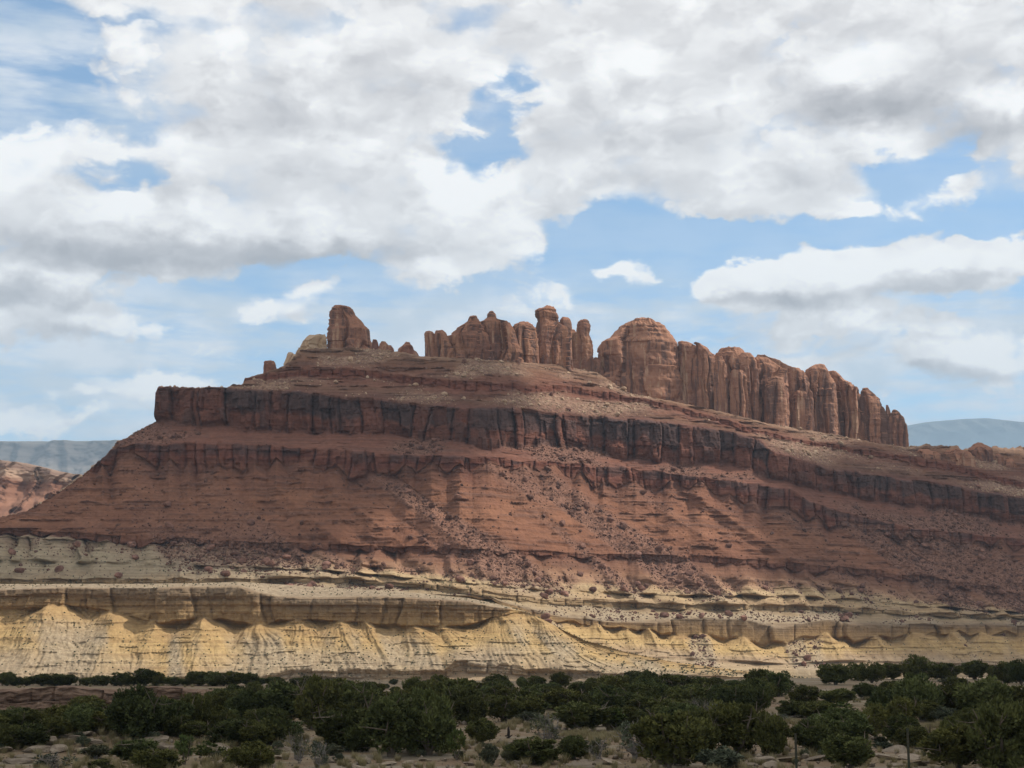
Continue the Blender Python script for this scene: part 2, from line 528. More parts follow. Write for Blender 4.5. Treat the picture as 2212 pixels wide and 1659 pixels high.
# ------------------------------------------------------------------ traced strata -> terrain sheet
def line(pts, px, smooth=12):
    p = np.array(pts, float)
    y = np.interp(px, p[:, 0], p[:, 1])
    if smooth:
        dx = px[1] - px[0]
        k = max(1, int(smooth / dx)) | 1
        y = np.convolve(np.pad(y, k // 2, mode='edge'), np.ones(k) / k, mode='valid')
    return y


SMOOTH_PX = 130


def profile(px, lines, slopes, depth0):
    """walk up every column: a given dip for each bed gives the distance of every traced line"""
    n = len(lines)
    Y = np.zeros((n, len(px))); Z = np.zeros_like(Y); X = np.zeros_like(Y)
    tx, tz = ray(px, lines[0])
    Y[0] = depth0; Z[0] = ZC + Y[0] * tz; X[0] = Y[0] * tx
    for k in range(1, n):
        tx, tz = ray(px, lines[k])
        S = slopes[k - 1]
        y = (S * Y[k - 1] - (Z[k - 1] - ZC)) / (S - tz)
        kk = max(1, int(SMOOTH_PX / (px[1] - px[0]))) | 1
        ker = np.hanning(kk + 2)[1:-1]; ker /= ker.sum()
        y = np.convolve(np.pad(y, kk // 2, mode='edge'), ker, 'valid')
        Y[k] = np.maximum(y, Y[k - 1])
        Z[k] = ZC + Y[k] * tz
        X[k] = Y[k] * tx
    return X, Y, Z


def fill(X, Y, Z, rows):
    """subdivide between lines; returns arrays and (segment, t) per row"""
    xs, ys, zs, seg, tt = [], [], [], [], []
    for k, r in enumerate(rows):
        for i in range(r):
            t = i / r
            xs.append(X[k] + (X[k + 1] - X[k]) * t); ys.append(Y[k] + (Y[k + 1] - Y[k]) * t); zs.append(Z[k] + (Z[k + 1] - Z[k]) * t)
            seg.append(k); tt.append(t)
    xs.append(X[-1]); ys.append(Y[-1]); zs.append(Z[-1]); seg.append(len(rows) - 1); tt.append(1.0)
    return np.array(xs), np.array(ys), np.array(zs), np.array(seg), np.array(tt)


def lobes(x, t, w, seed):
    """triangular spur facets: pointed at the top (t=1), broad at the foot"""
    c, d, p = cells(x / w, seed, 0.7)
    half = np.abs(p - 0.5) * 2
    return np.clip(1 - half - 0.75 * t, -0.6, 1) * (0.6 + 0.8 * h1(c, seed + 9))


# ---- main mesa
px = np.arange(-420, 2640, 1.7)
crest_p = [(-420, 1150), (-200, 1135), (0, 1118), (60, 1104), (130, 1062), (180, 1026), (230, 984), (246, 967), (252, 955), (275, 946), (300, 930), (330, 914), (339.5, 911),
           (341, 850), (346, 836), (420, 838), (488, 838), (505, 832), (525, 830), (529, 817), (570, 806), (600, 797), (625, 783), (640, 768), (650, 756), (705, 752), (800, 754),
           (860, 760), (890, 764), (905, 770), (930, 770), (1000, 775), (1060, 778), (1130, 783), (1200, 788), (1290, 805), (1360, 850), (1460, 868), (1560, 890), (1660, 915), (1760, 932),
           (1900, 958), (1960, 966), (2000, 962), (2090, 970), (2212, 968), (2640, 985)]
crest = line(crest_p, px, 0)
L = [
    [(-420, 1310), (1050, 1315), (1150, 1360), (1250, 1420), (1350, 1448), (2212, 1450), (2640, 1450)],
    [(-420, 1300), (1050, 1300), (1150, 1350), (1250, 1395), (1359, 1412), (1540, 1420), (1700, 1431), (1821, 1422), (2000, 1428), (2212, 1438), (2640, 1440)],
    [(-420, 1292), (1050, 1292), (1165, 1336), (1300, 1353), (1359, 1358), (1463, 1372), (1590, 1380), (1640, 1392), (1700, 1388), (1775, 1371), (1852, 1385), (1976, 1369), (2212, 1370), (2640, 1372)],
    [(-420, 1284), (1050, 1286), (1165, 1325), (1300, 1341), (1416, 1345), (1474, 1337), (1602, 1338), (1640, 1345), (1679, 1354), (1783, 1339), (1860, 1348), (2092, 1350), (2212, 1351), (2640, 1352)],
    [(-420, 1262), (500, 1262), (700, 1258), (900, 1270), (1150, 1302), (1300, 1312), (1500, 1318), (1700, 1320), (1800, 1320), (2000, 1332), (2212, 1337), (2640, 1342)],
    [(-420, 1252), (500, 1250), (700, 1248), (900, 1260), (1150, 1291), (1300, 1300), (1500, 1307), (1700, 1308), (1800, 1309), (2000, 1324), (2212, 1331), (2640, 1336)],
    [(-420, 1160), (0, 1162), (250, 1172), (500, 1190), (700, 1213), (900, 1234), (1100, 1248), (1300, 1257), (1500, 1263), (1700, 1262), (1900, 1278), (2000, 1292), (2212, 1318), (2640, 1330)],
    [(-420, 1150), (0, 1153), (250, 1170), (290, 1182), (400, 1172), (560, 1188), (680, 1187), (800, 1190), (1050, 1198), (1300, 1208), (1500, 1213), (1700, 1228), (1830, 1240), (2000, 1262), (2130, 1281), (2212, 1300), (2640, 1312)],
    [(-420, 1142), (0, 1144), (250, 1156), (400, 1163), (560, 1172), (680, 1175), (800, 1179), (1050, 1187), (1300, 1196), (1500, 1201), (1700, 1215), (1830, 1226), (2000, 1246), (2130, 1265), (2212, 1286), (2640, 1300)],
    [(-420, 1080), (240, 1010), (256, 975), (349, 1001), (420, 1018), (472, 1018), (560, 1008), (640, 1000), (720, 1018), (796, 1031), (853, 1018), (1046, 1008), (1200, 1016), (1297, 1043), (1432, 1050), (1509, 1052), (1590, 1075), (1664, 1100),
     (1747, 1118), (1812, 1132), (1900, 1150), (1967, 1164), (2100, 1175), (2212, 1184), (2640, 1210)],
    [(-420, 1060), (246, 967), (300, 960), (472, 958), (680, 969), (912, 985), (1066, 989), (1200, 1000), (1278, 1004), (1432, 1019), (1509, 1031), (1586, 1040), (1707, 1056), (1747, 1083), (1812, 1105), (1967, 1140), (2212, 1164), (2640, 1190)],
    [(-420, 960), (341, 911), (487, 920), (603, 934), (796, 939), (900, 946), (989, 951), (1046, 965), (1143, 967), (1200, 961), (1278, 973), (1355, 989), (1471, 1003), (1509, 1008), (1548, 1001), (1625, 1016), (1692, 1037), (1760, 1060), (1829, 1066),
     (1898, 1088), (1967, 1092), (2070, 1106), (2139, 1122), (2212, 1133), (2640, 1160)],
    [(-420, 836), (345, 836), (490, 838), (530, 841), (642, 846), (757, 861), (835, 865), (912, 876), (1046, 881), (1109, 882), (1162, 889), (1239, 898), (1393, 908), (1509, 922), (1567, 931), (1644, 951), (1657, 972), (1726, 991), (1795, 1014), (1864, 1023),
     (1967, 1037), (2036, 1047), (2139, 1065), (2212, 1078), (2640, 1110)],
    [(-420, 820), (526, 826), (640, 815), (760, 812), (840, 826), (912, 837), (1019, 843), (1139, 851), (1224, 846), (1347, 869), (1393, 874), (1500, 900), (1692, 954), (1795, 972), (1898, 989), (2036, 1013), (2212, 1056), (2640, 1090)],
    [(-420, 805), (526, 818), (640, 800), (760, 795), (840, 806), (912, 815), (1008, 823), (1123, 829), (1224, 834), (1316, 847), (1393, 862), (1500, 888), (1692, 943), (1795, 960), (1898, 977), (2036, 998), (2212, 1042), (2640, 1075)],
]
lines = []
for k, pts in enumerate(L):
    y = line(pts, px, 14)
    amp = {2: 4, 3: 1.5, 4: 4, 5: 3, 6: 6, 7: 5, 8: 3, 9: 9, 10: 4, 11: 5, 12: 3, 13: 5, 14: 3}.get(k, 0)
    y = y + fbm(px / 55.0, px * 0 + k * 5.5, 3, 40 + k) * amp * 2.0
    if k in (2, 7, 9, 11):
        c_, d_, p_ = cells(px / {2: 60.0, 7: 42.0, 9: 64.0, 11: 75.0}[k], 900 + k)
        y = y + (np.abs(p_ - .5) * 2 - .45) * {2: 8, 7: 7, 9: 20, 11: 7}[k]
    lines.append(y)
cn = crest + fbm(px / 14.0, px * 0, 3, 77) * (2.5 + 4.5 * sst(px, 1965, 2000)) - 4 * sst(px, 1975, 2010) * h1(cells(px / 17.0, 78)[0], 79)
lines.append(cn)
for k in range(len(lines) - 1):
    lines[k] = np.maximum(lines[k], cn)
for k in range(len(lines) - 2, -1, -1):           # keep the order of the beds
    lines[k] = np.maximum(lines[k], lines[k + 1])
slopes = [0.25, 0.75, 7.0, 0.28, 3.0, 0.55, 0.55, 4.0, 0.70, 5.0, 0.55, 9.0, 0.62, 4.0, 0.62]
d0 = line([(-420, 705), (1100, 700), (1350, 720), (2212, 840), (2640, 900)], px, 200)
Xl, Yl, Zl = profile(px, lines, slopes, d0)
# plateau behind the crest, far flank, and a skirt below the foot
flat = line([(-420, 10), (246, 12), (339, 20), (345, 45), (700, 45), (1290, 60), (2640, 70)], px, 0)
tx, _ = ray(px, lines[-1])
crestY = Yl[-1].copy(); crestZ = Zl[-1].copy()
for dyy, zz in ((flat, crestZ - 1.0), (flat + crestZ * 1.25 + 15, crestZ * 0 - 14)):
    Y2 = crestY + dyy
    Xl = np.vstack([Xl, (tx * Y2)[None]]); Yl = np.vstack([Yl, Y2[None]]); Zl = np.vstack([Zl, zz[None]])
Xl = np.vstack([Xl[:1], Xl]); Yl = np.vstack([Yl[:1] - 2, Yl]); Zl = np.vstack([Zl[:1] * 0 - 14, Zl])
rows = [3, 16, 46, 22, 14, 12, 56, 20, 12, 96, 34, 34, 66, 44, 18, 50, 14, 16]
X, Y, Z, seg, tt = fill(Xl, Yl, Zl, rows)
seg = seg - 1                                     # segment k lies between lines k and k+1
S = np.clip(seg + tt, 0, 16.2)[:, None] * np.ones_like(X)
K = seg[:, None] * np.ones_like(X, int); Tt = tt[:, None] * np.ones_like(X)
ss = lambda v, a, b: sst(v, a, b)
band = lambda a, b, f=0.25: ss(S, a - f, a + f) * (1 - ss(S, b - f, b + f))
dY = np.zeros_like(X)
CX = X + 1.25 * Z
# streams of fallen rock running down to the right
deb = ss(fbm(CX / 38.0 + 3.1, Z / 150.0, 3, 7), -0.06, 0.16) * band(5.2, 9.0, 0.5)
deb = np.maximum(deb, .8 * ss(ss(-lobes(X + Z * .4, np.clip((S - 5.42) / .58, 0, 1), 15.0, 82), -.1, .3), 0, 1) * band(5.4, 6.2, .15) * (.55 + .45 * ss(X, -160, -60)))
deb = np.maximum(deb, ss(fbm(X / 60.0, Z / 22.0, 3, 9), -0.15, 0.25) * band(10, 11.1, 0.15))
deb = np.maximum(deb, ss(fbm(X / 70.0, Z / 20.0, 3, 10), -0.25, 0.2) * band(12.05, 13.2, 0.12))
deb = np.maximum(deb, ss(fbm(X / 50.0, Z / 16.0, 3, 12), -0.1, 0.25) * band(14.1, 16.2, 0.2))
deb = np.maximum(deb, ss(X, 150, 195) * ss(fbm(CX / 60, Z / 70, 2, 5), -0.3, 0.1) * band(6.4, 9.6, 0.4))
deb = np.maximum(deb, .75 * ss(fbm(X / 30.0, Z / 6.0, 3, 16), -.25, .2) * band(3.0, 4.1, .1))
deb = deb * (1 - 0.75 * ss(-X, 95, 150) * band(8, 10, 0.3))
deb = np.maximum(deb, 0.8 * ss(fbm(X / 26.0, Z / 60.0, 3, 15), 0.1, 0.3) * band(0.0, 2.0, 0.2))
# dark cliff: columns, blocks and joints
w = band(11.0, 12.0, 0.10) * ss(Zl[13] - Zl[12], 0.5, 3.0)[None, :]
c1, e1, p1 = cells(X / 11.0 + fbm(X / 40, Z / 60, 3, 21) * 0.6, 22, .95)
wx = 0.8 * fbm(X / 9.0, Z / 10.0, 3, 231); wz = 2.2 * fbm(X / 12.0, Z / 9.0, 3, 232)
b1, j1 = blocks(X + Z * 0.10 + wx, Z + wz, 5.6, 15.0, 23)
b2, j2 = blocks(X + wx, Z + wz, 2.9, 5.5, 24)
b3, _ = blocks(X, Z, 1.4, 1.7, 25)
cl = 8.0 * (h1(c1, 26) - 0.35) + 4.2 * (b1 - 0.4) + 2.0 * (b2 - 0.4) + 0.7 * b3 + 5.0 * fbm(X / 60.0, Z / 90.0, 2, 261)
cl -= 2.2 * np.exp(-(e1 * 13.0 / 0.7) ** 2) + 0.35 * np.exp(-(j1 / 0.35) ** 2)
cl -= 3.6 * ss(Tt, 0.32, 0.0) * (0.45 + fbm(X / 25, X * 0, 2, 27))        # undercut foot
dY -= w * cl
tier = ss(Tt + 0.25 * fbm(X / 9.0, Z / 60.0, 2, 29), 0.36, 0.5)
var = w * tier * ss(h2(c1, c1 * 0 + 1, 28) * 0.8 + b1 * 0.45 + fbm(X / 50, Z / 40, 2, 30) * 0.5 + 0.25 * ss(X, -60, 60), 0.5, 0.85) * 0.85
var = np.maximum(var, w * 0.55 * ss(b1 * .6 + b2 * .4, 0.6, 0.72))
# lower red cliff band: finer columns and thin beds
w = band(9.0, 10.0, 0.12) * ss(Zl[11] - Zl[10], 0.5, 3.0)[None, :]
c2, e2, p2 = cells(X / 7.0 + fbm(X / 30, Z / 30, 2, 31) * 0.5, 32)
b4, j4 = blocks(X + wx, Z + wz, 2.6, 5.0, 33)
bed, jb, pb = cells(Z / 1.5 + fbm(X / 60, Z / 50, 2, 34), 35)
cl = 6.0 * (h1(c2, 36) - 0.4) + 2.0 * b4 + 0.9 * (h1(bed, 37) - 0.5) - 1.6 * np.exp(-(e2 * 7.0 / 0.5) ** 2)
dY -= w * cl
var = np.maximum(var, w * 0.65 * ss(h1(c2, 38), 0.4, 0.7) * ss(Tt, 0.4, 0.7))
# ledges
for a, ww, A, sd in ((7, 7.0, 2.6, 41), (13, 6.0, 2.6, 43), (4, 11.0, 3.6, 45)):
    w = band(a, a + 1, 0.16) * ss(Zl[a + 2] - Zl[a + 1], .3, 1.6)[None, :]
    c, e, p = cells(X / ww, sd); bb, jj = blocks(X, Z, 2.2, 1.4, sd + 1)
    dY -= w * (A * (h1(c, sd + 2) - 0.3) + 1.0 * bb - 1.2 * np.exp(-(e * ww / 0.5) ** 2))
# yellow cliff
w = band(2, 3, 0.12) * ss(Zl[4] - Zl[3], .5, 2.5)[None, :]
c, e, p = cells(X / 16.0 + fbm(X / 30, Z / 20, 2, 50) * .4, 51); bb, jj = blocks(X, Z, 4.0, 5.0, 52)
dY -= w * (5.5 * (h1(c, 53) - 0.4) + 1.2 * bb - 1.6 * np.exp(-(e * 16 / 0.8) ** 2))
# slopes: spurs, rills, thin hard beds
w = band(8, 9.0, 0.2) + band(10, 11, 0.2) * 0.5 + band(5.8, 7.0, .2) * .5
smooth_l = 1 - 0.7 * ss(-X, 95, 150) * band(8, 10, 0.3)
sp = ridged(CX / 17.0, Z / 70.0, 3, 60) - 0.6
fan = lobes(CX, np.clip(S - 8.0, 0, 1), 34.0, 610) * band(8, 9, .1)
dY -= smooth_l * 4.0 * fan
dY -= w * smooth_l * (1.5 * sp * (1 - 0.4 * deb)) + w * 0.25 * ridged(CX / 4.0, Z / 30.0, 2, 62)
bd, jb, pb = cells(Z / 2.6 + 0.35 * fbm(X / 45, Z / 45, 2, 63), 64)
msk = ss(fbm(X / 22.0, Z / 5.0, 3, 65) + 0.3 * (h1(bd, 68) - 0.5), -0.02, 0.10) * (1 - 0.6 * deb)
bd2, _, pb2 = cells(Z / 1.25 + 0.3 * fbm(X / 30, Z / 30, 2, 641), 642)
msk2 = ss(fbm(X / 13.0, Z / 3.0, 3, 643) + 0.3 * (h1(bd2, 644) - 0.5), 0.0, 0.12) * (1 - 0.5 * deb)
led = np.clip(1 - (1 - pb) * 1.1, 0, 1) * (0.5 + h1(bd, 66))
wl = band(8, 9.0, 0.12) + 0.7 * band(10, 11, 0.15) + 1.0 * band(14, 15.2, 0.2) + 0.6 * band(6, 7, .1) + 1.0 * band(12.2, 13, .2)
dY -= wl * msk * led * 1.9 + (wl + .5 * band(3.2, 6, .1)) * msk2 * pb2 * 0.9
var = np.maximum(var, wl * msk * 0.35 * ss(pb, 0.45, 0.6))
# rubble relief
dY -= deb * (0.9 * np.abs(fbm(X / 3.2, Z / 2.2, 3, 70)) + 0.5 * fbm(X / 1.3, Z / 1.0, 1, 71))
dY -= band(3, 16.2, 0.2) * 0.35 * fbm(X / 5.0, Z / 3.5, 3, 72)
# pointed clay spurs
t56 = np.clip(S - 5.0, 0, 1)
low = np.clip((t56) / 0.5, 0, 1); upq = np.clip((t56 - 0.42) / 0.58, 0, 1)
lb = band(5, 6.3, 0.15)
XL = X + Z * .4 + 9.0 * fbm(X / 30.0, Z / 14.0, 3, 801)
amp_l = .35 + 1.0 * ss(fbm(X / 45.0, Z / 40.0, 2, 802), -.4, .4)
dY -= lb * amp_l * (8.0 * lobes(XL, low, 21.0, 80) * (1 - ss(t56, .40, .5)) + 7.0 * lobes(XL, upq, 15.0, 82) * ss(t56, .38, .46))
dY -= lb * 1.3 * ridged(XL / 4.5, Z / 16.0, 3, 84)
bd3, _, pb3 = cells(Z / 3.4 + .3 * fbm(X / 40, Z / 40, 2, 87), 89)
dY -= lb * 1.5 * pb3 * ss(fbm(X / 28, Z / 4.0, 2, 890), .05, .15)
t78 = np.clip(S - 6.0, 0, 1)
dY -= band(6, 7, .15) * 6.0 * amp_l * lobes(XL, t78, 19.0, 86)
t34 = np.clip(S - 3.0, 0, 1)
dY -= band(3.1, 4, .1) * 3.0 * lobes(X + 10 * fbm(X / 30, Z / 20, 2, 803), t34, 26.0, 88)
# yellow cones on the right
t12 = np.clip(S - 1.0, 0, 1)
w = band(0.8, 2.0, 0.15)
cone = np.full_like(X, -9.0); un = np.zeros_like(X)
xw = X + 3.0 * fbm(X / 14.0, Z / 9.0, 3, 804)
for (pc, hwid, amp) in ((1180, 20, .8), (1285, 12, .65), (1352, 9, .5), (1398, 12, .7), (1466, 10, .8), (1512, 13, .55), (1600, 19, 1.0), (1690, 12, .5), (1775, 22, 1.1), (1880, 15, .7), (1976, 19, .9), (2045, 13, .7), (2115, 25, 1.2), (2200, 16, .8), (2330, 24, 1.0), (2450, 20, .8)):
    xc = (pc - 1106) / FP * float(np.interp(pc, px, Yl[3])) + (1 - t12) * 4
    q = amp * (1 - np.abs(xw - xc) / (hwid * (.12 + 1.2 * (1 - t12)) + .8))
    un = np.where(q > cone, (xw - xc) / (.25 + (1 - t12)) + pc, un)
    cone = np.maximum(cone, q)
dY -= w * (8.0 * np.clip(cone, -.5, 1.2) + 1.8 * (ridged(un / 5.0 + fbm(X / 30, Z / 20, 2, 93) * .6, Z / 36.0, 3, 91) - .5) + .8 * fbm(X / 7.0, Z / 8.0, 3, 92))
dY -= band(0.9, 2.0, .1) * 0.9 * ss(fbm(X / 25, Z / 3.0, 2, 94), .08, .16)
nr = len(X); ci = nr - 31; dc = dY[ci].copy()
for i in range(31): dY[ci + i] = dc * max(0.0, 1 - i / 13.0)
edge = np.ones_like(X); edge[:3] = 0
Y = Y + dY * edge
MB_XYZ = np.stack([X, Y, Z], -1)
mesa_me = mesh_np("mesa", MB_XYZ, grid_faces(*X.shape), {"strata": S, "debris": deb, "varnish": var})
mesa = tag(link("mesa", mesa_me, M_MESA), "long layered red sandstone mesa with a dark cliff band", None, None, "structure")
MB_S, MB_DEB = S, deb

# ---- yellow bench in front on the left
pa = np.arange(-420, 1800, 1.7)
crestA = line([(-420, 1262), (300, 1261), (400, 1260), (520, 1257), (600, 1262), (683, 1268), (798, 1274), (900, 1281), (1011, 1292), (1070, 1303), (1130, 1319), (1180, 1342), (1261, 1383), (1350, 1408), (1454, 1430), (1600, 1449), (1800, 1470)], pa, 8)
LA = [
    [(-420, 1494), (1300, 1494), (1800, 1480)],
    [(-420, 1478), (560, 1474), (640, 1462), (860, 1466), (960, 1464), (1000, 1452), (1100, 1456), (1200, 1462), (1500, 1466), (1800, 1472)],
    [(-420, 1475), (560, 1470), (640, 1446), (860, 1449), (960, 1452), (985, 1428), (1090, 1436), (1140, 1448), (1500, 1456), (1800, 1470)],
    [(-420, 1316), (0, 1312), (60, 1318), (115, 1308), (215, 1316), (300, 1338), (347, 1350), (444, 1336), (520, 1346), (572, 1354), (600, 1341), (683, 1340), (798, 1348), (914, 1356), (1003, 1352), (1040, 1343), (1090, 1330), (1130, 1321), (1150, 1329), (1800, 1470)],
    [(-420, 1277), (0, 1275), (139, 1269), (312, 1272), (399, 1267), (521, 1266), (560, 1280), (600, 1288), (683, 1292), (798, 1288), (899, 1292), (1011, 1299), (1068, 1311), (1130, 1320), (1150, 1328), (1800, 1470)],
]
la = []
for k, pts in enumerate(LA):
    y = line(pts, pa, 10) + fbm(pa / 40.0, pa * 0 + 3 * k, 3, 140 + k) * {1: 3, 2: 4, 3: 7, 4: 1.5}.get(k, 0)
    la.append(np.maximum(y, crestA))
la.append(crestA)
for k in range(len(la) - 2, -1, -1): la[k] = np.maximum(la[k], la[k + 1])
d0a = line([(-420, 585), (1100, 590), (1800, 610)], pa, 100)
XA, YA, ZA = profile(pa, la, [0.55, 3.0, 0.66, 6.0, 0.26], d0a)
txa, _ = ray(pa, crestA)
fl = sst(pa, 1110, 1190)
Y2 = YA[-1] + 170 * (1 - fl) + 45 * fl
XA = np.vstack([XA[:1], XA, (txa * Y2)[None]]); YA = np.vstack([YA[:1] - 2, YA, Y2[None]]); ZA = np.vstack([ZA[:1] * 0 - 14, ZA, ((ZA[-1] - 2) * (1 - fl) - 14 * fl)[None]])
X, Y, Z, seg, tt = fill(XA, YA, ZA, [3, 14, 14, 100, 46, 20, 16])
seg = seg - 1
S = np.clip(seg + tt, 0, 6)[:, None] * np.ones_like(X); Tt = tt[:, None] * np.ones_like(X)
wob = fbm(X / 35, Z / 25, 2, 150)
t23 = np.clip(S - 2.0, 0, 1)
dY = np.zeros_like(X)
w = band(2.0, 3.0, .06)
rill = ss(X, -110, -95) * 0 + 1
CA = X + 0.55 * Z
cone = np.full_like(X, -9.0); un = np.zeros_like(X)
xw = X + 3.5 * fbm(X / 16.0, Z / 10.0, 3, 1572)
for (pc, hwid, amp) in ((-250, 34, 1.0), (-70, 26, .9), (115, 30, 1.15), (255, 17, .8), (345, 12, .5), (450, 24, 1.05), (575, 20, .7), (648, 13, .38), (742, 19, .5), (800, 11, .33), (905, 21, .55), (960, 12, .36), (1080, 24, .6), (1165, 26, .6)):
    xc = (pc - 1106) / FP * 628 + (1 - t23) * (3 + 9 * float(sst(pc, 400, 900)))
    q = amp * (1 - np.abs(xw - xc) / (hwid * (.10 + 1.25 * (1 - t23)) + 1.0))
    un = np.where(q > cone, (xw - xc) / (.25 + (1 - t23)) + pc, un)
    cone = np.maximum(cone, q)
cone = np.clip(cone, -.5, 1.2)
flank = ss(ZA[4] - ZA[3], 3, 16)[None, :]
rl = ridged(un / 5.5 + wob * .5, Z / 45.0, 3, 152) - .55
dY -= w * flank * (8.5 * cone + 1.9 * rl * ss(fbm(X / 30, Z / 30, 2, 158), -.45, .15) + .8 * (ridged(un / 2.2 + wob, Z / 20.0, 2, 159) - .5) + 1.0 * fbm(X / 7.0, Z / 9.0, 3, 157))
msk = ss(fbm(X / 20.0, Z / 2.5, 3, 153), .10, .18); bd, _, pb = cells(Z / 2.2 + .2 * wob, 154)
dY -= w * 1.0 * msk * pb
dY -= band(0, 3, .1) * 0.3 * fbm(X / 2.5, Z / 2.0, 3, 155)
for a, ww, A in ((1, 9.0, 3.2), (3, 13.0, 7.5)):
    w = band(a, a + 1, .07) * ss(ZA[a + 2] - ZA[a + 1], .4, 2.0)[None, :]
    c, e, p = cells(X / ww + wob * .5, 156 + a); bb, jj = blocks(X, Z, 3.2, 4.0, 160 + a); b5, _ = blocks(X, Z, 1.3, 1.5, 165 + a)
    bed, _, _ = cells(Z / 1.3 + .3 * wob, 168 + a)
    dY -= w * (A * (h1(c, 170 + a) - .45) + 1.5 * bb + .5 * b5 + .7 * h1(bed, 171) - .7 * np.exp(-(e * ww / .8) ** 2) + .9 * ss(Tt, .6, .7))
    # hard cap juts over the softer beds
deba = ss(fbm(CA / 24.0 + 1.3, Z / 70.0, 3, 175), -.12, .15) * band(2, 2.9, .2) * ss(t23, 1.0, .55)
deba = np.maximum(deba, .8 * ss(fbm(X / 50.0, Z / 12, 2, 176), -.4, .1) * band(0, 2.45, .2))
deba = np.maximum(deba, .7 * band(4.05, 6, .1))
dY -= deba * (.5 * np.abs(fbm(X / 2.0, Z / 1.5, 2, 177)))
i3 = int(np.argmax(seg >= 3)); g3 = ss(ZA[6] - ZA[4], .5, 4.0)[None, :]
dY[i3:] = dY[i3][None] * (1 - g3) + dY[i3:] * g3
for i in range(17): dY[-17 + i] = dY[-17] * (1 - i / 16.0) if i else dY[-17]
edge = np.ones_like(X); edge[:3] = 0
Y = Y + dY * edge
MA_XYZ = np.stack([X, Y, Z], -1); MA_S, MA_DEB = S, deba
# bed numbers as in the mesa's rock: 1-2 clay slope, 2-3 cliff, 3-4 bench
SA = np.interp(S, [0, 1, 2, 2.1, 3, 4, 6], [0.9, 1.05, 1.15, 1.2, 2.0, 3.0, 3.6])
SA[i3:] = SA[i3:] * g3 + np.minimum(SA[i3:], 1.35) * (1 - g3)
bench_me = mesh_np("badland_bench", MA_XYZ, grid_faces(*X.shape), {"strata": SA, "debris": deba, "varnish": S * 0})
bench = tag(link("badland_bench", bench_me, M_MESA), "low tan and yellow clay bench with a shaded cliff rim before the red mesa", None, None, "structure")


# ------------------------------------------------------------------ rock towers on the crest
def vn3(p, seed=0):
    return (vn2(p[..., 0] + 0.37 * p[..., 2], p[..., 1] - 0.61 * p[..., 2], seed) + vn2(p[..., 1] * 1.1 + 5.2, p[..., 2], seed + 1) + vn2(p[..., 2] + 2.2, p[..., 0] * 1.05, seed + 2)) / 1.8


